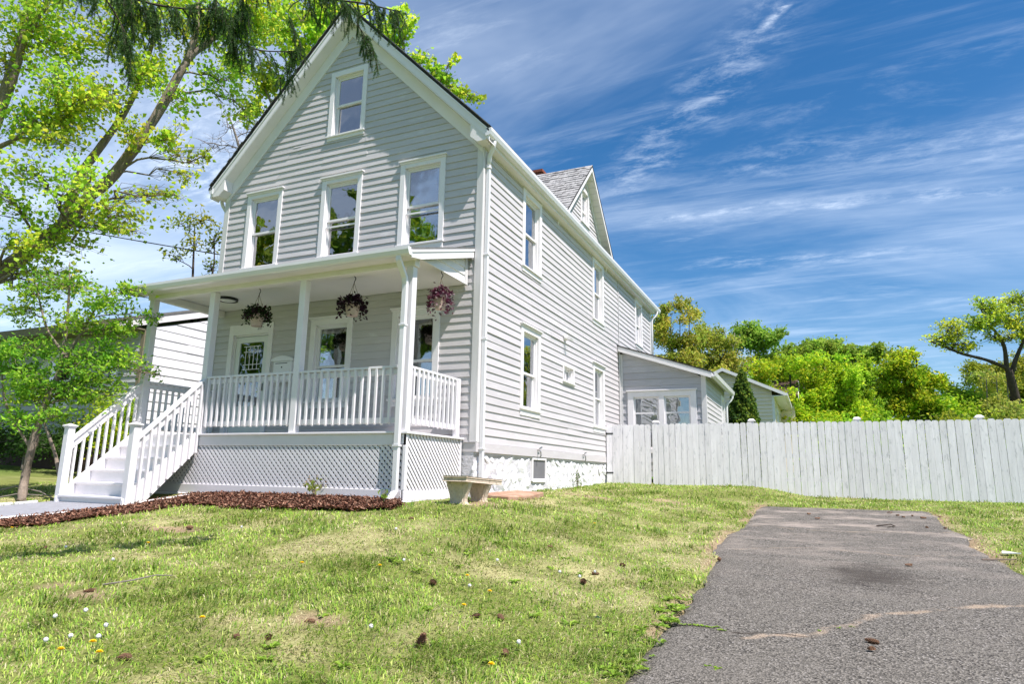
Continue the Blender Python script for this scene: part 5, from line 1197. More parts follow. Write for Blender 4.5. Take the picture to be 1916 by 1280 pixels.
# a rear wing with its own roof and vent pipe
mb = MB(); mb.box(2.0, 4.3, CY_ + 6, CY_ + 12, -.6, 3.7); mb.build('wing_wall', M_['cream'], n2)
mb = MB(); slab(mb, [(1.5, CY_ + 5.6, 3.75), (4.5, CY_ + 5.6, 3.75), (4.5, CY_ + 9, 4.95), (1.5, CY_ + 9, 4.95)], .06); slab(mb, [(1.5, CY_ + 9, 4.95), (4.5, CY_ + 9, 4.95), (4.5, CY_ + 12.4, 3.75), (1.5, CY_ + 12.4, 3.75)], .06); wr = mb.build('wing_roof', M_['shingle_brown'], n2)
mb = MB(); mb.prism([(CY_ + 5.6, 3.7), (CY_ + 9, 4.9), (CY_ + 12.4, 3.7), (CY_ + 12.4, 3.56), (CY_ + 9, 4.76), (CY_ + 5.6, 3.56)], 'x', 4.501, 4.53); mb.build('rake_board', M_['trim'], wr)
mb = MB(); mb.tube([(4.15, CY_ + 7.4, 4.2), (4.15, CY_ + 7.4, 5.0)], .05, 8); mb.build('vent_pipe', M_['dark'], wr)

# ------------------------------------------------------------------ trees
def unit(v): return v / (np.linalg.norm(v) + 1e-9)
def curve_pts(p, q, n, sag, wob, rng):
    p = np.array(p, float); q = np.array(q, float); L = np.linalg.norm(q - p); t = np.linspace(0, 1, n)[:, None]
    w = rng.normal(size=(n, 3)) * wob * L * np.sin(np.pi * t); w[:, 2] += (sag * L * np.sin(np.pi * t))[:, 0]
    return p + (q - p) * t + w

GREENS = dict(maple=[(.29, .42, .03), (.24, .38, .028), (.37, .44, .035), (.20, .34, .03), (.43, .45, .045)],
              bright=[(.25, .40, .025), (.33, .45, .03), (.20, .35, .025)],
              yellow=[(.34, .44, .02), (.27, .40, .02), (.43, .46, .03), (.20, .36, .02)],
              olive=[(.34, .36, .05), (.29, .35, .045), (.40, .41, .08), (.24, .33, .04), (.33, .30, .06)],
              mid=[(.18, .30, .04), (.22, .34, .04), (.26, .34, .05)],
              oak=[(.30, .34, .03), (.23, .29, .03), (.36, .38, .04), (.17, .24, .03)],
              dark=[(.05, .11, .02), (.07, .14, .025), (.04, .085, .02)],
              small=[(.17, .33, .03), (.23, .39, .03), (.12, .27, .03), (.29, .42, .04)],
              shrub=[(.27, .36, .05), (.33, .38, .06), (.21, .30, .05), (.36, .38, .08)])
def lobe_tree(name, label, cat, base, stems, lobes, pal, lsize, per_m2, seed, bark='bark_grey', tw=26, group=None, stem_r=(.12, .04), flat=0.0, asp=.6, twig_r=.012, hang=0.0, cluster=.22, lscale=1.0, leafy=True):
    """stems: list of (points, r0, r1); lobes: (x,y,z,rx,rz) crown masses, each fed by a limb and twigs that carry the leaves"""
    rng = np.random.default_rng(seed)
    root = thing(name, label, cat, base, group)
    wood = MB(); allp = []
    for pts, ra, rb in stems:
        pts = [np.array(p, float) for p in pts]
        # smooth by resampling
        R = []
        for i in range(len(pts) - 1):
            p0 = pts[max(i - 1, 0)]; p1 = pts[i]; p2 = pts[i + 1]; p3 = pts[min(i + 2, len(pts) - 1)]
            for t in np.linspace(0, 1, 5)[:-1]:
                R.append(.5 * ((2 * p1) + (-p0 + p2) * t + (2 * p0 - 5 * p1 + 4 * p2 - p3) * t * t + (-p0 + 3 * p1 - 3 * p2 + p3) * t ** 3))
        R.append(pts[-1]); k = len(R)
        rad = [ra + (rb - ra) * i / (k - 1) for i in range(k)]
        wood.tube(R, [r * (1 + .06 * rng.normal()) for r in rad], 9 if ra > .06 else 6)
        allp += [(q, r) for q, r in zip(R, rad)]
    AP = np.array([q for q, _ in allp]); AR = np.array([r for _, r in allp])
    C = []; TI = []
    for (cx, cy, cz, rx, rz) in lobes:
        tint = np.array([1, 1, 1]) * rng.uniform(.80, 1.22) * np.array([rng.uniform(.86, 1.14), 1.0, 1.0])
        c = np.array([cx, cy, cz]); rr = np.array([rx, rx * .85, rz])
        dd = np.linalg.norm(AP - c, axis=1) + np.maximum(AP[:, 2] - cz + .2 * rx, 0) * 1.5
        j = int(np.argmin(dd)); p = AP[j]; r = min(AR[j] * .55, max(.018, .022 * rx + .01 * np.linalg.norm(p - c)))
        L = np.linalg.norm(c - p)
        lp = curve_pts(p, c, 6, .06, .05, rng); wood.tube(lp, np.linspace(r, r * .45, 6), 5, cap=False)
        nt = max(5, int(tw * (.6 + .4 * rng.random())))
        for q in range(nt):
            v = unit(rng.normal(size=3)) * rng.uniform(.55, 1.08) ** .7
            e = c + v * rr; e[2] -= hang * rng.random() * rz
            s = lp[rng.integers(2, 6)]
            tp = curve_pts(s, e, 5, .05 - hang * .1, .07, rng)
            wood.tube(tp, np.linspace(twig_r * rng.uniform(.8, 1.4), twig_r * .35, 5), 3, cap=False)
            if not leafy:
                for _ in range(4):
                    m_ = tp[rng.integers(1, 5)]; e2 = m_ + unit(rng.normal(size=3) + np.array([0, 0, .4])) * rx * rng.uniform(.3, .7)
                    wood.tube(curve_pts(m_, e2, 4, .03, .08, rng), np.linspace(twig_r * .6, twig_r * .25, 4), 3, cap=False)
                continue
            nl = max(3, int(per_m2 * 4 * rx * rz * (1 + .5 * rng.normal()) / nt))
            t = rng.uniform(.25, 1.06, nl); k0 = np.clip((t * 4).astype(int), 0, 3); f = (t * 4 - k0)[:, None]
            P = tp[k0] * (1 - f) + tp[k0 + 1] * f
            sg = cluster * min(rx, .9) * np.array([1, 1, .55 if flat else .9])
            C.append(P + rng.normal(size=(nl, 3)) * sg * (1.25 - t[:, None] * .5)); TI.append(np.tile(tint * rng.uniform(.88, 1.12), (nl, 1)))
    wood.build('trunk', M_[bark], root, smooth=True)
    if leafy:
        C = np.concatenate(C)
        V, F, cc = leaf_cloud(C, .5 + flat, lsize, np.array(GREENS[pal]) * lscale, rng, asp=asp, jit=.6); cc = cc * np.repeat(np.concatenate(TI), 4, 0)
        np_mesh('crown', V, F, M_['leaf'], root, cc)
    return root
tz = lambda x, y: float(terrain(x, y))
lobe_tree('maple_tree', 'large leaning maple with yellow green spring leaves at the left of the house', 'tree', (-16.2, -1.3, tz(-16.2, -1.3)),
          [([(-16.2, -1.3, -.7), (-15.9, -1.2, 1.2), (-15.2, -.95, 2.8)] + MLIMB_A, .29, .05), (MLIMB_B, .13, .03), ([(-15.9, -1.2, 1.2), (-15.0, -1.6, 3.4)] + MLIMB_C, .24, .08), (MLIMB_D, .10, .03), (MLIMB_E, .07, .02)],
          MAPLE + [(x + dx, y + dy, z + dz, rx * .75, rz * .8) for (x, y, z, rx, rz), dx, dy, dz in zip(MAPLE, np.random.default_rng(3).normal(0, .55, 40), np.random.default_rng(4).normal(0, .5, 40), np.random.default_rng(5).normal(.05, .35, 40))], 'maple', .098, 250, 1, bark='bark', tw=40, flat=.15, asp=.8, cluster=.27, twig_r=.007, lscale=1.6)
lobe_tree('maple_tree', 'tall maple with fresh green leaves rising behind the main roof', 'tree', (-12.5, 9.5, tz(-12.5, 9.5)),
          [([(-12.5, 9.5, -.6), (-12.6, 9.3, 5), (-12.7, 9.0, 11), (-12.8, 8.7, 16.5)], .30, .06), ([(-12.6, 9.3, 8), (-11.0, 9.4, 12.5), (-9.0, 9.6, 15.0), (-7.4, 10.3, 14.6)], .12, .03), ([(-12.6, 9.3, 9), (-13.6, 8.6, 13), (-14.4, 8.2, 15)], .12, .03)],
          BEHIND, 'maple', .16, 190, 2, bark='bark', tw=26, flat=.1, asp=.75, cluster=.18, lscale=1.75)
lobe_tree('small_tree', 'slender young tree with bright green leaves left of the porch steps', 'tree', tuple(SM[0]),
          [(SM, .072, .045), (SM2, .035, .022), (SM3, .04, .008), (SM4, .03, .007), (SM5, .035, .008), ([SM[2], (-7.1, -3.2, .6), (-7.3, -3.3, 1.4)], .03, .01), ([(-7.25, -3.15, -.95), (-7.3, -3.25, -.2), (-7.15, -3.2, .4)], .018, .008)],
          SMALL + [(-7.0, -2.9, .75, .6, .25), (-6.0, -2.4, .75, .5, .22), (-7.3, -3.0, 1.25, .5, .3), (-5.75, -2.1, 1.45, .4, .25), (-6.5, -2.6, .95, .7, .25)], 'small', .072, 860, 3, bark='bark', tw=30, lscale=1.45, flat=.3, asp=.5, cluster=.16, twig_r=.005)
lobe_tree('young_tree', 'thin sparsely leafed tree standing against the sky left of the house corner', 'tree', (-13.2, 5.5, tz(-13.2, 5.5)),
          [([(-13.2, 5.5, -.5), (-13.1, 5.2, 3), (-13.2, 5.0, 5.5), (-13.3, 4.9, 7.6)], .10, .015), ([(-13.1, 5.2, 4), (-12.7, 5.3, 6), (-12.7, 5.2, 7.3)], .05, .01)],
          LITTLE, 'oak', .12, 110, 4, tw=16, twig_r=.010, bark='bark_dark')
bare = [(-14.3, 6.6, 12.3, .9, .7), (-13.9, 6.9, 11.3, .8, .6), (-13.4, 7.2, 12.4, .8, .7), (-13.2, 7.4, 11.0, .7, .6), (-14.9, 6.3, 11.6, .6, .5)]
lobe_tree('bare_tree', 'bare grey branched tree behind the left slope of the roof', 'tree', (-13.4, 7.5, tz(-13.4, 7.5)), [([(-13.4, 7.5, -.5), (-13.4, 7.5, 6), (-13.5, 7.4, 9.5), (-13.9, 6.9, 11.5), (-14.3, 6.6, 12.8)], .14, .02)], bare, 'oak', .1, 1, 5, bark='bark_grey', tw=13, twig_r=.014, leafy=False)

BGG = 'trees growing beyond the white fence'
def bgtree(name, label, base, lobes, pal, seed, size=.150, dens=190, trunk=.10, bark='bark_grey', tw=18, multi=1, flat=0.0, cluster=.26, lscale=1.35):
    L = np.array(lobes); st = []
    rs = np.random.default_rng(seed + 500); lobes = [(x + rs.normal() * .38 * rx, y + rs.normal() * .4 * rx, z + rs.normal() * .36 * rz, rx * f, rz * f * 1.05) for x, y, z, rx, rz in lobes for f in rs.uniform(.50, .92, 4)]; tw = max(8, tw // 2)
    for k in range(multi):
        f = (k + .5) / multi; cx = L[:, 0].min() + (L[:, 0].max() - L[:, 0].min()) * f if multi > 1 else L[:, 0].mean()
        cy = L[:, 1].mean(); zt_ = L[:, 2].max()
        bx_ = base[0] + (cx - L[:, 0].mean()) * .7
        st.append(([(bx_, base[1], tz(bx_, base[1]) - .2), (bx_ * .6 + cx * .4, cy, zt_ * .35), (cx, cy, zt_ * .7), (cx + .1, cy, zt_ + .1)], trunk, trunk * .18))
    return lobe_tree(name, label, 'tree', (base[0], base[1], tz(*base)), st, lobes, pal, size, dens, seed, bark=bark, tw=tw, group=BGG, twig_r=.018, cluster=cluster, flat=flat, lscale=lscale)
def low(lobes, dz, dx=0): return lobes + [(x + dx, y + .2, z - dz, rx * 1.1, rz * 1.2) for x, y, z, rx, rz in lobes]
bgtree('olive_tree', 'tall olive brown budding tree just right of the house behind the addition', (-1.8, 30.2), low(OLIVE1, 2.6), 'olive', 11, multi=3, dens=188)
bgtree('olive_tree', 'olive brown budding tree between the addition and the round green tree', (.2, 32.2), low(OLIVE2, 2.4), 'olive', 12, multi=3, dens=200)
bgtree('green_tree', 'round topped green tree with a dark trunk standing above the cream house', (1.75, 37.2), GREEN1, 'mid', 13, dens=188, trunk=.17, bark='bark_dark', size=.2)
bgtree('yellow_green_tree', 'bright yellow green tree directly behind the cream house', (2.9, 26.4), low(YELLOW1, 1.4), 'yellow', 14, multi=2, dens=334)
bgtree('yellow_green_tree', 'dense yellow green tree to the right of the cream house roof', (5.1, 28.4), low(YELLOW2, 1.9), 'yellow', 15, multi=3, dens=334)
bgtree('yellow_green_tree', 'yellow green tree above the second fence post from the gate', (7.3, 29.4), low(YELLOW3, 1.8), 'bright', 16, multi=2, dens=319)
bgtree('far_tree', 'distant dark green tree tops above the yellow green trees', (7.0, 45.3), [(x, y, z, rx * f, rz * 1.3) for (x, y, z, rx, rz), f in zip(FAR1, (.8, 1.2, .9, 1.1))] + low(FAR1, 1.2) + low(FAR1, 2.2) + low(FAR1, 3.4), 'mid', 17, multi=4, dens=213, size=.22)
bgtree('pointed_tree', 'bright green tree with a pointed top in the middle of the tree row', (10.0, 31.6), low(POINT, 1.4), 'yellow', 18, multi=2, dens=319, trunk=.12, bark='bark_dark', lscale=1.25)
bgtree('shrubby_tree', 'low yellow green bushy tree left of the spreading oak', (12.2, 33.8), low(SHRUB1, 1.2), 'bright', 19, multi=2, dens=304, lscale=1.3)
bgtree('shrubby_tree', 'pale olive bushy tree below the spreading oak', (14.2, 34.6), low(SHRUB2, 1.5), 'shrub', 20, multi=3, dens=288)
bgtree('green_tree', 'dense green tree behind the trunk of the spreading oak', (16.8, 43.2), low(BACKOAK, 2.0), 'oak', 21, multi=2, dens=274, lscale=1.1)
lobe_tree('oak_tree', 'spreading oak with long crooked limbs and yellow green leaves at the right edge', 'tree', (15.35, 34.5, tz(15.35, 34.5)),
          [([(15.35, 34.5, -.3)] + OT, .27, .17), ([OT[-1]] + OL, .13, .04), ([OT[-1]] + OM, .13, .04), ([OT[2]] + OR, .15, .04)], [(x, y, z, rx * 1.2, rz * 1.2) for x, y, z, rx, rz in OAK] + [(x + .3, y + .4, z - .15, rx * .9, rz) for x, y, z, rx, rz in OAK] + [(13.1, 32.6, 7.0, .7, .35), (12.7, 32.1, 7.5, .8, .4), (14.9, 33.2, 9.3, .7, .5), (15.2, 33.3, 7.4, .7, .4)], 'oak', .14, 165, 22, lscale=2.1, bark='bark_dark', tw=22, flat=.4, twig_r=.018, cluster=.24, group=BGG)
# understorey behind the fence
for k, (xx, yy, h_, lab) in enumerate(((6.2, 24.0, 1.7, 'low green bush behind the fence next to the cream house'), (8.6, 25.5, 1.6, 'yellow green bush behind the fence in the middle of the tree row'), (11.0, 26.0, 1.9, 'olive green bush behind the fence below the pointed tree'), (13.4, 27.0, 2.0, 'grey green bush behind the fence at the foot of the oak'), (15.5, 27.5, 2.2, 'bright green bush behind the fence at the right edge'))):
    lb = [(xx + dx, yy + dy, tz(xx, yy) + h_ * f, 1.2, .75) for dx, dy, f in ((-1.1, 0, .45), (.9, .3, .5), (0, -.3, .9), (-.4, .4, 1.25), (.9, 0, 1.15))]
    lobe_tree('bush', lab, 'bush', (xx, yy, tz(xx, yy)), [([(xx, yy, tz(xx, yy) - .1), (xx + .1, yy, tz(xx, yy) + h_)], .05, .015)], lb, ('bright', 'yellow', 'oak', 'shrub', 'bright')[k], .17, 190, 30 + k, tw=16, lscale=1.3, twig_r=.014)
# shrubs by the neighbour's wall
for k, (lb, pal, lab, dn) in enumerate((([(-9.1, .2, 1.05, .55, .40), (-9.7, .25, .85, .6, .42), (-9.3, .1, .4, .7, .5), (-8.9, .1, .6, .4, .4)], 'yellow', 'round yellow green shrub against the neighbouring house behind the porch steps', 300),
                                       ([(-10.6, .1, .35, .6, .5), (-10.0, -.1, .1, .6, .45), (-11.2, .1, .2, .6, .5)], 'dark', 'dark green shrub under the neighbouring house window behind the small tree', 260),
                                       ([(-12.2, .1, .3, .7, .55), (-13.2, .1, .25, .7, .5)], 'dark', 'dark green shrub at the left edge below the brown eave', 240))):
    x0_, y0_ = lb[0][0], lb[0][1]
    lobe_tree('shrub', lab, 'shrub', (x0_, y0_, tz(x0_, y0_)), [([(x0_, y0_, tz(x0_, y0_) - .1), (x0_, y0_, lb[0][2])], .03, .01)], lb, pal, .075, dn * 2.6, 50 + k, tw=24, lscale=1.3, twig_r=.006, cluster=.25)
for k, (x_, y_, h_, pal_, lab) in enumerate(((-32, -22, 19, 'maple', 'broad yellow green tree across the street, farthest from the driveway'), (-22.5, -24, 21, 'mid', 'tall dark green tree across the street, between two yellow green ones'), (-13.5, -25, 19, 'yellow', 'yellow green tree across the street, nearest the driveway'))):
    z_ = tz(x_, y_); lb = [(x_ + dx * h_ * .3, y_ + dy * h_ * .3, z_ + h_ * f, h_ * .26, h_ * .19) for dx, dy, f in ((-.7, 0, .5), (.7, .2, .52), (0, .6, .6), (0, -.5, .68), (.4, 0, .85), (-.4, .1, .82))]
    lobe_tree('street_tree', lab, 'tree', (x_, y_, z_), [([(x_, y_, z_ - .2), (x_ + .2, y_, z_ + h_ * .4), (x_, y_, z_ + h_ * .85)], .22, .05)], lb, pal_, .36, 34, 60 + k, tw=16, twig_r=.02, lscale=1.15)
# arborvitae between addition and cream house
def arborvitae(x, y, z0, h, r, seed, lab):
    rng = np.random.default_rng(seed); root = thing('arborvitae', lab, 'conifer', (x, y, z0))
    mb = MB(); mb.tube([(x, y, z0 - .1), (x, y, z0 + h * .95)], [.07, .015], 6); mb.build('trunk', M_['bark_dark'], root)
    n = 9000; t = rng.uniform(0, 1, n) ** 1.15; th = rng.uniform(0, 6.283, n)
    lump = 1 + .22 * np.sin(th * 5 + t * 18) * np.sin(t * 23 + th * 2) + .10 * rng.normal(size=n)
    rr = r * np.where(t < .15, .75 + t * 1.6, (1 - t) ** .75 * 1.10) * lump * rng.uniform(.6, 1, n) ** .3
    C = np.stack([x + rr * np.cos(th), y + rr * np.sin(th), z0 + h * t + rng.normal(0, .04, n)], 1)
    V, F, cc = leaf_cloud(C, -.1, .17, np.array([(.11, .20, .035), (.17, .27, .04), (.26, .34, .05), (.06, .13, .03)]), rng, asp=.4, up=1.2)
    np_mesh('crown', V, F, M_['leaf'], root, cc); return root
arborvitae(2.84, 15.2, -.6, 4.05, .86, 71, 'dark green conical conifer between the addition and the cream house')

# spruce overhanging the top of the picture; its trunk stands outside the view
sp = thing('spruce_tree', 'spruce with drooping dark green boughs hanging in front of the gable', 'tree', (-1.6, -7.6, tz(-1.6, -7.6)))
mb = MB(); mb.tube([(-1.6, -7.6, -1.7), (-1.6, -7.6, 3), (-1.6, -7.55, 9), (-1.6, -7.5, 13)], [.26, .22, .13, .03], 12); mb.build('trunk', M_['bark_dark'], sp, smooth=True)
srg = np.random.default_rng(77)
BOUGHS = [
    ([(-1.55, -7.5, 4.609999999999999), (-0.46, -7.36, 4.26), (-0.13, -6.96, 3.63), (0.16, -6.68, 3.47), (0.44, -6.44, 3.46), (0.71, -6.22, 3.54)], 0.018, 85, 0.36),
    ([(-1.55, -7.5, 4.609999999999999), (-0.46, -7.36, 4.26), (-0.05, -7.14, 3.61), (0.2, -6.96, 3.3), (0.26, -6.77, 3.06), (0.29, -6.71, 2.85)], 0.012, 30, 0.32),
    ([(-1.55, -7.5, 4.76), (0.33, -6.69, 4.41), (0.6, -6.32, 3.78), (0.62, -6.25, 3.51), (0.68, -6.09, 3.4), (0.77, -5.92, 3.32), (1.01, -5.71, 3.37)], 0.014, 40, 0.32),
    ([(0.63, -6.29, 3.69), (0.61, -6.24, 3.42), (0.59, -6.21, 3.27), (0.64, -6.16, 3.15)], 0.007, 0, 0.1),
    ([(-1.55, -7.5, 4.9399999999999995), (0.68, -6.24, 4.59), (1.01, -5.87, 4.11), (1.26, -5.71, 3.87), (1.55, -5.46, 3.88), (1.78, -5.25, 3.88)], 0.017, 52, 0.30),
    ([(-1.55, -7.5, 4.28), (1.44, -5.64, 3.93), (1.54, -5.53, 3.64), (1.63, -5.45, 3.46), (1.68, -5.39, 3.31)], 0.008, 18, 0.24),
    ([(-1.55, -7.5, 4.39), (1.16, -5.9, 4.04), (1.05, -5.87, 3.66), (1.12, -5.76, 3.34), (0.93, -5.79, 3.05)], 0.006, 16, 0.26),
    ([(-1.55, -7.5, 4.58), (0.82, -6.21, 4.23), (0.77, -6.13, 3.77), (0.74, -6.08, 3.49)], 0.01, 26, 0.34),
]
def bough(pts, rad, twigs, hang, seed, nm='bough'):
    rng = np.random.default_rng(seed); wood = MB(); pts = [np.array(p, float) for p in pts]
    R = []
    for i in range(len(pts) - 1):
        p0 = pts[max(i - 1, 0)]; p1 = pts[i]; p2 = pts[i + 1]; p3 = pts[min(i + 2, len(pts) - 1)]
        for t in np.linspace(0, 1, 7)[:-1]: R.append(.5 * ((2 * p1) + (-p0 + p2) * t + (2 * p0 - 5 * p1 + 4 * p2 - p3) * t * t + (-p0 + 3 * p1 - 3 * p2 + p3) * t ** 3))
    R.append(pts[-1]); R = np.array(R); wood.tube(R, np.linspace(rad, rad * .3, len(R)), 6)
    NV = []; ND = []
    i0 = int(len(R) * .25)
    for k in range(twigs):
        f = rng.uniform(0, 1) ** .8; j = i0 + int(f * (len(R) - 1 - i0)); s = R[j]
        ax = unit(R[min(j + 1, len(R) - 1)] - R[max(j - 1, 0)]); side = unit(np.cross(ax, [0, 0, 1])) * (1 if rng.random() < .5 else -1)
        L = hang * rng.uniform(.45, 1.15)
        dir0 = unit(side * rng.uniform(.1, .7) + ax * rng.uniform(.1, .5) + np.array([0, 0, rng.uniform(-.5, .1)]))
        n = 8; P = [s]
        for q in range(n):
            dir0 = unit(dir0 + np.array([0, 0, -.26]) + rng.normal(size=3) * .08); P.append(P[-1] + dir0 * L / n)
        P = np.array(P); wood.tube(P, np.linspace(.0045, .0018, n + 1), 4, cap=False)
        subs = [P]
        for _ in range(rng.integers(4, 8)):
            a = rng.integers(1, 7); d = unit(P[a + 1] - P[a]); dd = unit(d + unit(np.cross(d, rng.normal(size=3))) * .8); Q = [P[a]]
            for q in range(4): dd = unit(dd + np.array([0, 0, -.22])); Q.append(Q[-1] + dd * L * .11)
            subs.append(np.array(Q))
        for S_ in subs:
            seg = np.linalg.norm(np.diff(S_, axis=0), axis=1).sum(); m = int(seg / .0011)
            t = rng.uniform(0, len(S_) - 1.001, m); a = t.astype(int); fr = (t - a)[:, None]; B = S_[a] * (1 - fr) + S_[a + 1] * fr; D_ = S_[a + 1] - S_[a]; D_ /= np.linalg.norm(D_, axis=1)[:, None]
            q = rng.normal(size=(m, 3)); q -= (q * D_).sum(1)[:, None] * D_; q /= np.linalg.norm(q, axis=1)[:, None]
            NV.append(B); ND.append(D_ * .75 + q * .8)
    w = wood.build(nm, M_['bark_dark'], sp, smooth=True)
    if not NV: return
    B = np.concatenate(NV); D_ = np.concatenate(ND); D_ /= np.linalg.norm(D_, axis=1)[:, None]; m = len(B)
    ln = rng.uniform(.014, .024, m)[:, None]; sdv = np.cross(D_, rng.normal(size=(m, 3))); sdv /= np.linalg.norm(sdv, axis=1)[:, None]
    V = np.stack([B - sdv * .0014, B + sdv * .0014, B + D_ * ln], 1).reshape(-1, 3)
    cc = np.array([(.045, .11, .025), (.065, .145, .03), (.095, .18, .035), (.03, .075, .022)])[rng.integers(0, 4, m)] * rng.uniform(.7, 1.3, m)[:, None]
    np_mesh('needles', V, np.arange(3 * m).reshape(m, 3), M_['needle'], w, np.repeat(cc, 3, 0))
for k_, bb in enumerate(BOUGHS): bough(bb[0], bb[1], bb[2], bb[3], 200 + k_)

# overhead cables
def cable(p, q, sag, lab):
    t = np.linspace(0, 1, 40)[:, None]; P = np.array(p) * (1 - t) + np.array(q) * t; P[:, 2] -= (sag * 4 * t * (1 - t))[:, 0]
    mb = MB(); mb.tube(P, .012, 6); tag(mb.build('cable', M_['wire'], None, loc=q), lab, 'cable')
cable((-32, -3.4, 11.2), (-6.28, .32, 4.22), .35, 'upper black service cable running from the left to the house wall')
cable((-32, -1.8, 8.8), (-6.2, .35, 3.05), .35, 'lower black cable running from the left to the porch roof')
# ------------------------------------------------------------------ lawn grass (geometry, stuff)
grg = np.random.default_rng(42)
def lawn_points(n, x0, x1, y0, y1, dref, pw, rng):
    x = rng.uniform(x0, x1, n); y = rng.uniform(y0, y1, n); d = np.hypot(x - CAM[0], y - CAM[1])
    keep = rng.random(n) < np.minimum(1, (dref / np.maximum(d, 1e-3)) ** pw)
    a = np.arctan2(-(x - CAM[0]), y - CAM[1])       # only the lawn the camera side can see, with a generous margin
    keep &= (d < 5) | ((a > -.55) & (a < 1.45)); keep &= y > -9.2
    x, y = x[keep], y[keep]
    ok = ~((x > DRIVE_L(y) + .02) & (x < DRIVE_R(y) - .03) & (y < DRIVE_END - .05 + .2 * (fbm(x, y * 0 + 2, 1.5) - .5)))
    ok &= ~in_poly(x, y, MULCH) & ~in_poly(x, y, PATH)
    ok &= ~((x < .04) & (y > -1.76) & (x > -6.3)) & ~((x < 0.03) & (y > 0)) 
    ok &= ~((x > .16) & (x < .78) & (y > -.12) & (y < 1.1)) & ~((x > -5.95) & (x < -4.36) & (y > -2.92))
    return x[ok], y[ok]
def blades(x, y, hgt, wid, lean, cols, rng, name, label, flat=0.0):
    n = len(x); z = terrain(x, y) + (fbm(x, y, 1.2) - .5) * .05 - .004
    th = fbm(x, y, 1.3) * 14 + rng.normal(0, 1.15, n); d = np.stack([np.cos(th), np.sin(th), np.zeros(n)], 1); s = np.stack([-np.sin(th), np.cos(th), np.zeros(n)], 1)
    P = np.stack([x, y, z], 1); h = hgt[:, None]; w = wid[:, None]; l = lean[:, None]
    up = np.array([0, 0, 1.0])
    m = P + d * l * h * .35 + up * h * .62 * (1 - flat); t = P + d * l * h * 1.0 + up * h * (1 - .35 * np.minimum(l, 1.6)) * (1 - flat) + up * h * flat * .12
    V = np.stack([P - s * w * .5, P + s * w * .5, m + s * w * .42, m - s * w * .42, t], 1).reshape(-1, 3)
    b = np.arange(n)[:, None] * 5
    F4 = b + np.array([[0, 1, 2, 3]]); F3 = b + np.array([[3, 2, 4]])
    cc = np.repeat(cols, 5, 0)
    o = np_mesh(name, V, [F4, F3], M_['grass'], None, cc)
    return tag(o, label, 'grass', kind='stuff')
def pal(c, n, rng, j=.2): c = np.array(c); return c[rng.integers(0, len(c), n)] * rng.uniform(1 - j, 1 + j, n)[:, None]
x, y = lawn_points(1900000, -8.5, 11.5, -9.2, 7.45, 3.2, 1.75, grg)
n = len(x); d = np.hypot(x - CAM[0], y - CAM[1])
dr_ = dry_amt(x, y); ba_ = bare_amt(x, y)
keep = grg.random(n) > (ba_ * .80 + dr_ * .15)
x, y, d, dr_, ba_ = x[keep], y[keep], d[keep], dr_[keep], ba_[keep]; n = len(x)
tuft = sstep(.48, .68, fbm(x + 9, y + 4, 2.3)); fine = fbm(x, y, 9.0)
isdry = grg.random(n) < (.24 + .50 * dr_ + .25 * ba_ - .10 * tuft)
g = pal([(.27, .41, .05), (.20, .33, .04), (.35, .47, .065), (.46, .53, .14), (.13, .23, .03), (.22, .38, .045), (.17, .30, .035)], n, grg)
g2_ = pal([(.52, .48, .24), (.44, .41, .19), (.60, .55, .32), (.34, .30, .14)], n, grg)
cols = np.where(isdry[:, None], g2_, g * (1.12 - .36 * tuft[:, None]))
hgt = (.024 + .036 * grg.random(n) ** 1.5 + .062 * tuft * grg.random(n)) * (.75 + .5 * fine) * np.where(isdry, .75, 1.0) * (1 - .4 * dr_)
wid = (.0038 + .0036 * grg.random(n)) * np.clip(d / 4.5, 1, 3.0) ** .8
lean = grg.uniform(.35, 1.9, n) * np.where(isdry, 1.25, 1)
blades(x, y, hgt, wid, lean, cols, grg, 'grass', 'patchy green and straw coloured lawn grass in front of the house')
# dead thatch lying flat
x, y = lawn_points(1200000, -7, 10.5, -9.2, 7.2, 3.2, 1.9, grg); kk = grg.random(len(x)) < (.12 + .75 * dry_amt(x, y) + .35 * bare_amt(x, y)); x, y = x[kk], y[kk]; n = len(x); d = np.hypot(x - CAM[0], y - CAM[1])
blades(x, y, grg.uniform(.05, .10, n), grg.uniform(.003, .0055, n) * np.clip(d / 4.5, 1, 3), grg.uniform(.8, 1.0, n), pal([(.56, .49, .28), (.47, .40, .22), (.62, .55, .36), (.36, .28, .16)], n, grg), grg, 'thatch', 'dead straw coloured grass lying between the green tufts', flat=.82)
# broad leaved weeds along the driveway edge and in its crack
wr_ = np.random.default_rng(6); Cw = []
spots = [(3.98 + wr_.normal(0, .07), yy) for yy in wr_.uniform(-6.6, -3.9, 46)] + [(4.0 + .028 * k * 1.0, -4.62 - .003 * k + wr_.normal(0, .015)) for k in range(16)] + [(4.49 + wr_.normal(0, .03), -5.45 + wr_.normal(0, .03)) for _ in range(3)] + [(wr_.uniform(1.2, 3.9), wr_.uniform(-7, -2.5)) for _ in range(40)] + [(5.02 + .1 * k + wr_.normal(0, .02), -4.45 + .09 * k + wr_.normal(0, .02)) for k in range(3)]
for sx_, sy_ in spots:
    m = wr_.integers(7, 16); th = wr_.uniform(0, 6.283, m); ll = wr_.uniform(.02, .075, m) * (.45 if sx_ > DRIVE_L(np.array(sy_)) + .06 else 1)
    z0_ = tz(sx_, sy_)
    for t_, l_ in zip(th, ll): Cw.append((sx_, sy_, z0_, t_, l_))
Cw = np.array(Cw); n = len(Cw); dd = np.stack([np.cos(Cw[:, 3]), np.sin(Cw[:, 3]), np.zeros(n)], 1); ss = np.stack([-dd[:, 1], dd[:, 0], np.zeros(n)], 1); l_ = Cw[:, 4:5]; P = Cw[:, :3]
up = np.array([0, 0, 1.0])
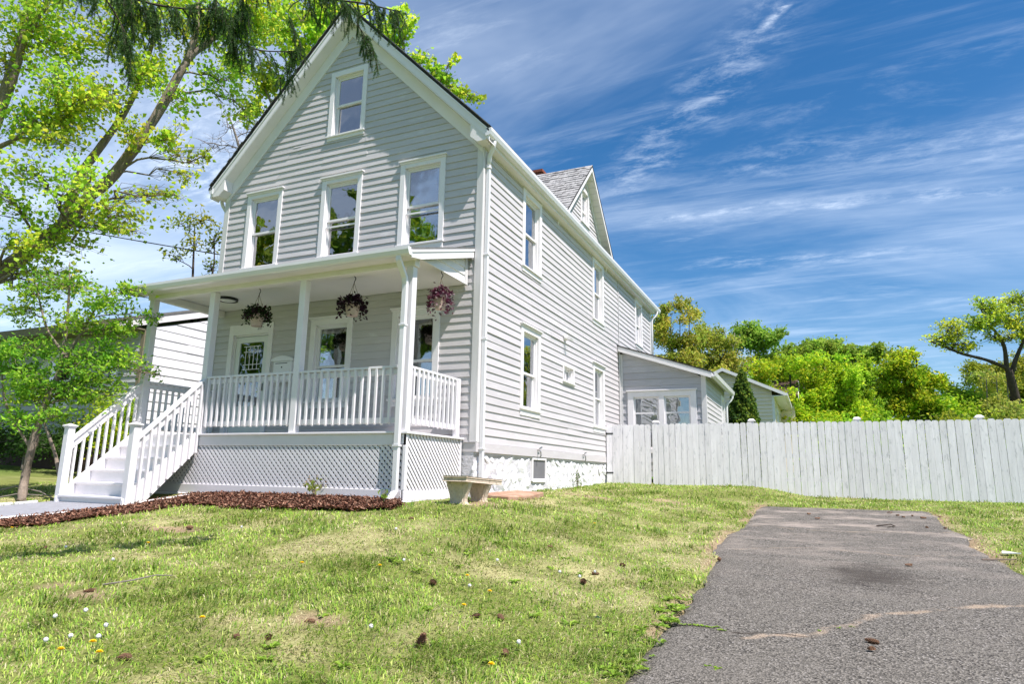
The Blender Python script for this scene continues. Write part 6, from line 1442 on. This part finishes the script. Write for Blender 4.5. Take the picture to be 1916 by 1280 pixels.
V = np.stack([P + up * .008, P + dd * l_ * .55 + ss * l_ * .22 + up * l_ * .45, P + dd * l_ + up * l_ * .32, P + dd * l_ * .55 - ss * l_ * .22 + up * l_ * .45], 1).reshape(-1, 3); F = np.arange(4 * n).reshape(n, 4); F = np.concatenate([F[:, [0, 1, 2]], F[:, [0, 2, 3]]])
tag(np_mesh('weeds', V, F, M_['grass'], None, np.repeat(pal([(.22, .36, .04), (.28, .42, .05), (.17, .30, .035)], n, wr_), 4, 0)), 'bright green broad leaved weeds along the driveway edge', 'weeds', kind='stuff')

# ------------------------------------------------------------------ mulch bed
mrg = np.random.default_rng(8)
def mulch_h(x, y): return .015 + .03 * sstep(-2.7, -1.9, y) * (1 - .5 * sstep(-1.2, .1, x)) * sstep(-4.3, -3.0, x) + .03 * fbm(x, y, 3)
gx_ = np.arange(-5.3, .25, .07); gy_ = np.arange(-4.8, -1.68, .07); X_, Y_ = np.meshgrid(gx_, gy_); ins_ = in_poly(X_, Y_, MULCH); Z_ = terrain(X_, Y_) + mulch_h(X_, Y_)
id_ = np.arange(X_.size).reshape(X_.shape); c4 = ins_[:-1, :-1] & ins_[1:, :-1] & ins_[:-1, 1:] & ins_[1:, 1:]
F = np.stack([id_[:-1, :-1], id_[:-1, 1:], id_[1:, 1:], id_[1:, :-1]], -1)[c4]
mb_col = np.array([.050, .028, .020]) * (.6 + .8 * fbm(X_, Y_, 8)[..., None])
bed = np_mesh('mulch_bed', np.stack([X_, Y_, Z_], -1).reshape(-1, 3), F, M_['mulch'], None, mb_col.reshape(-1, 3), smooth=True)
tag(bed, 'dark brown mulch bed curving round the porch', kind='structure')
n = 60000; x = mrg.uniform(-5.3, .3, n); y = mrg.uniform(-4.8, -1.70, n)
pad = (fbm(x, y, 5.0) - .5) * .18; k = in_poly(x + pad, y + pad, MULCH); x, y = x[k], y[k]; n = len(x)
z = terrain(x, y) + np.where(in_poly(x, y, MULCH), mulch_h(x, y), .012) + mrg.uniform(-.004, .016, n)
a = mrg.normal(size=(n, 3)) * np.array([1, 1, .38]); a /= np.linalg.norm(a, axis=1)[:, None]; b = np.cross(a, mrg.normal(size=(n, 3)) * .5 + np.array([0, 0, 1.0])); b /= np.linalg.norm(b, axis=1)[:, None]
L_ = mrg.uniform(.015, .05, n)[:, None]; w_ = mrg.uniform(.004, .012, n)[:, None]; P = np.stack([x, y, z], 1); c_ = np.cross(a, b) * .004
V = np.stack([P - a * L_ - b * w_, P + a * L_ - b * w_ * .6, P + a * L_ + b * w_, P - a * L_ + b * w_ * .7, P + c_ * 2], 1).reshape(-1, 3)
q = np.arange(n)[:, None] * 5; F = np.concatenate([q + np.array([[0, 1, 4]]), q + np.array([[1, 2, 4]]), q + np.array([[2, 3, 4]]), q + np.array([[3, 0, 4]])])
tag(np_mesh('mulch', V, F, M_['mulch'], None, np.repeat(pal([(.20, .092, .060), (.14, .066, .044), (.26, .135, .088), (.075, .04, .028), (.33, .20, .135)], n, mrg, .3), 5, 0)), 'shredded red brown bark mulch in front of the porch lattice', 'mulch', kind='stuff')

# ------------------------------------------------------------------ small things on the ground
import bmesh
def cone_mesh(seed):
    r = random.Random(seed); mb = MB(); L = .105; R = .021
    mb.lathe([(.004, -L / 2), (R * .7, -L * .42), (R * .95, -L * .15), (R * .8, L * .15), (R * .45, L * .38), (.003, L / 2)], (0, 0, 0), 8)
    for k in range(15):
        t = k / 14; z = -L * .44 + L * .88 * t; rr = R * (1.0 - .1 * t) * math.sin(math.pi * (.18 + .76 * t)) ** .6
        for j in range(7):
            th = 2 * math.pi * (j + .5 * (k % 2)) / 7 + r.uniform(-.1, .1); c, s = math.cos(th), math.sin(th); o = rr * 1.32 + r.uniform(-.002, .003); w = .009
            mb.add([(c * rr * .6 - s * w * .5, s * rr * .6 + c * w * .5, z - .004), (c * rr * .6 + s * w * .5, s * rr * .6 - c * w * .5, z - .004), (c * o + s * w * .35, s * o - c * w * .35, z + .009), (c * o - s * w * .35, s * o + c * w * .35, z + .009)], [(0, 1, 2, 3)])
    me = bpy.data.meshes.new('pine_cone'); me.from_pydata(mb.v, [], mb.f); me.update(); me.materials.append(M_['cone']); return me
CM = [cone_mesh(k) for k in range(3)]; cones_ = []; barks_ = []
CL = {0: 'brown pine cone in the lawn in front of the left end of the mulch bed', 10: 'largest brown pine cone standing upright in the grass near the bottom middle', 3: 'pale brown pine cone lying flat on a bare straw patch in the lower lawn', 4: 'dark pine cone in the lawn below the middle of the mulch bed', 16: 'red brown pine cone alone on the driveway asphalt', 15: 'dark pine cone in the grass close to the left edge of the driveway', 17: 'small brown pine cone at the edge where lawn meets asphalt', 18: 'pine cone in the lawn just below the concrete bench', 1: 'dark pine cone standing beside a dandelion in the lower lawn', 5: 'grey pine cone beside the straw patch left of the lower middle'}
for k, (x, y) in enumerate(CONES):
    o = bpy.data.objects.new('pine_cone', CM[k % 3]); COL.objects.link(o); ond = float(DRIVE_L(np.array(y))) < x
    o.location = (x, y, tz(x, y) + (.018 if ond else .016)); s = rnd.uniform(.6, .95); o.scale = (s, s, s)
    o.rotation_euler = (math.pi / 2 + rnd.uniform(-.25, .25), rnd.uniform(0, 6), rnd.uniform(0, 6.28))
    if k == 10: o.rotation_euler = (.35, .2, 1); o.scale = (1.4, 1.4, 1.05); o.location.z += .02
    tag(o, CL.get(k, 'brown pine cone in the lawn'), 'pine cone', 'pine cones scattered on the lawn'); cones_.append((k, o))
keep_ = {k: o['label'] for k, o in cones_ if k in CL}
ordinal_labels([o for k, o in cones_ if k not in (16,)], 'brown pine cones lying in the lawn')
for k, o in cones_:
    if k in keep_: o['label'] = keep_[k]
def dandelion(x, y, puff, k):
    rr = random.Random(900 + k); h = rr.uniform(.05, .09); z = tz(x, y); root = thing('dandelion_puff' if puff else 'dandelion', 'white dandelion seed head standing in the lawn' if puff else 'yellow dandelion flower in the lawn', 'dandelion', (x, y, z), 'dandelion seed heads in the lawn' if puff else 'yellow dandelions in the lawn')
    mb = MB(); mb.tube([(x, y, z - .01), (x + .004, y, z + h * .6), (x + .01, y - .004, z + h)], [.0022, .0018, .0016], 5); mb.build('stem', M_['stem'], root)
    mb = MB(); c = np.array([x + .01, y - .004, z + h])
    if puff:
        for j in range(70):
            v = unit(np.array([rr.gauss(0, 1), rr.gauss(0, 1), rr.gauss(0, 1)])); e = c + np.array([0, 0, .010]) + v * .013; s = unit(np.cross(v, [.3, .5, .8])) * .004; s2 = np.cross(v, s)
            mb.add([e - s - s2, e + s - s2, e + s + s2, e - s + s2], [(0, 1, 2, 3)]); mb.add([c + np.array([0, 0, .012]), e - s * .15, e + s * .15], [(0, 1, 2)])
        mb.build('seed_head', M_['puff'], root)
    else:
        for ring, (r0, tilt) in enumerate(((.020, .004), (.016, .010), (.010, .014))):
            for j in range(14):
                th = 2 * math.pi * (j + .4 * ring) / 14; u_ = np.array([math.cos(th), math.sin(th), 0]); s = np.array([-u_[1], u_[0], 0]) * .0026
                mb.add([c - s, c + s, c + u_ * r0 + s * 1.3 + np.array([0, 0, tilt]), c + u_ * r0 - s * 1.3 + np.array([0, 0, tilt])], [(0, 1, 2, 3)])
        mb.build('petals', M_['yellow'], root)
    return root
ordinal_labels([dandelion(x, y, False, k) for k, (x, y) in enumerate(DAN)], 'yellow dandelion flowers in the lawn')
ordinal_labels([dandelion(x, y, True, 50 + k) for k, (x, y) in enumerate(PUF)], 'white dandelion seed heads in the lawn')
# bark bits and leaves at the far end of the driveway
for k, (x, y) in enumerate(DEB):
    mb = MB(); z = tz(x, y) + .012; m = 6; r0 = rnd.uniform(.016, .038); a0 = rnd.uniform(0, 6)
    pts = [(x + r0 * rnd.uniform(.6, 1.1) * math.cos(a0 + 6.283 * j / m) * 1.5, y + r0 * rnd.uniform(.6, 1.1) * math.sin(a0 + 6.283 * j / m)) for j in range(m)]
    mb.add([(p[0], p[1], z + rnd.uniform(-.003, .008)) for p in pts] + [(p[0], p[1], z + .008 + rnd.uniform(0, .018)) for p in pts], [tuple(range(m - 1, -1, -1)), tuple(range(m, 2 * m))] + [(j, (j + 1) % m, (j + 1) % m + m, j + m) for j in range(m)])
    barks_.append(tag(mb.build('bark_piece', M_['cone'], None, loc=(x, y, z)), 'curled red brown bark piece lying on the driveway asphalt', 'debris', 'bark pieces on the driveway'))
ordinal_labels(barks_, 'red brown bark pieces on the driveway')
# sticks
def stick(pts, r, lab, m='twig'):
    mb = MB(); P_ = [(x, y, tz(x, y) + .015 + dz) for x, y, dz in pts]; mb.tube(P_, [r * (1 - .5 * i / (len(P_) - 1)) for i in range(len(P_))], 6); tag(mb.build('stick', M_[m], None, loc=P_[0]), lab, 'stick')
stick([(5.83, 1.62, 0), (6.02, 1.78, .01), (6.06, 1.55, .015), (5.95, 1.50, 0)], .010, 'bent dark twig lying on the far half of the driveway', 'bark_dark')
stick([(6.62, -.98, 0), (6.95, -.90, .01)], .012, 'straight stick lying across the right edge of the driveway')
stick([(-.08, -6.10, .01), (.06, -5.96, .02), (.13, -5.80, .03), (.20, -5.70, .01)], .008, 'weathered grey stick on the bare patch in the left lawn', 'bark_grey')
for k_, (P_, lab) in enumerate((([(-7.9, -2.9, .02), (-7.3, -2.75, .16), (-6.7, -2.7, .10), (-6.25, -2.75, .02)], 'long arched bare branch on the ground at the foot of the small tree'), ([(-7.2, -3.3, .01), (-6.8, -3.0, .10), (-6.5, -2.6, .03)], 'short bare branch crossing in front of the small tree trunk'))): stick(P_, .016, lab, 'bark_grey')
mb = MB(); x, y = 3.55, -4.84; z = tz(x, y) + .035; mb.add([(x - .03, y, z), (x + .012, y - .015, z + .015), (x + .04, y + .01, z), (x + .005, y + .02, z + .006)], [(0, 1, 3), (1, 2, 3)]); mb.add([(x - .03, y, z - .004), (x + .012, y - .015, z + .01), (x + .04, y + .01, z - .004)], [(2, 1, 0)])
tag(mb.build('wrapper', M_['litter'], None, loc=(x, y, z)), 'crumpled blue scrap of wrapper in the grass near the driveway', 'litter')
mb = MB(); x, y = 6.98, -.50; z = tz(x, y) + .02; mb.add([(x - .09, y - .03, z), (x + .08, y - .04, z + .01), (x + .10, y + .04, z), (x - .07, y + .05, z + .015), (x - .09, y - .03, z + .012), (x + .08, y - .04, z + .022), (x + .10, y + .04, z + .012), (x - .07, y + .05, z + .027)], [(3, 2, 1, 0), (4, 5, 6, 7), (0, 1, 5, 4), (1, 2, 6, 5), (2, 3, 7, 6), (3, 0, 4, 7)])
tag(mb.build('paper_scrap', M_['puff'], None, loc=(x, y, z)), 'flat white scrap lying at the right edge of the driveway', 'litter')
# two small plants
def plant(x, y, z, lab, pal_, h, r, n, seed, size):
    rng = np.random.default_rng(seed); root = thing('garden_plant', lab, 'plant', (x, y, z)); mb = MB(); C = []
    for k in range(7):
        th = rng.uniform(0, 6.283); e = np.array([x + math.cos(th) * r * rng.random(), y + math.sin(th) * r * rng.random(), z + h * rng.uniform(.6, 1)]); tp = curve_pts((x, y, z - .02), e, 5, .02, .06, rng); mb.tube(tp, np.linspace(.005, .002, 5), 4)
        for _ in range(n): t = rng.uniform(.25, 1); i = min(3, int(t * 4)); C.append(tp[i] + (tp[i + 1] - tp[i]) * (t * 4 - i) + rng.normal(size=3) * .035)
    mb.build('stem', M_['twig'], root); V, F, cc = leaf_cloud(np.array(C), .5, size, np.array(pal_), rng); np_mesh('foliage', V, F, M_['leaf'], root, cc)
plant(-1.62, -1.92, tz(-1.62, -1.92) + .12, 'small leafy plant with pale green and pinkish leaves in the mulch before the lattice', [(.24, .34, .05), (.30, .36, .08), (.42, .32, .20)], .26, .24, 16, 5, .055)
plant(-.30, -2.05, tz(-.30, -2.05) + .09, 'tiny green seedling at the right end of the mulch bed', [(.22, .36, .04), (.28, .40, .06)], .14, .08, 5, 6, .05)
plant(.12, 4.86, tz(.12, 4.86), 'thin upright weed growing against the stone foundation', [(.14, .22, .05), (.20, .28, .07)], .42, .05, 9, 7, .045)
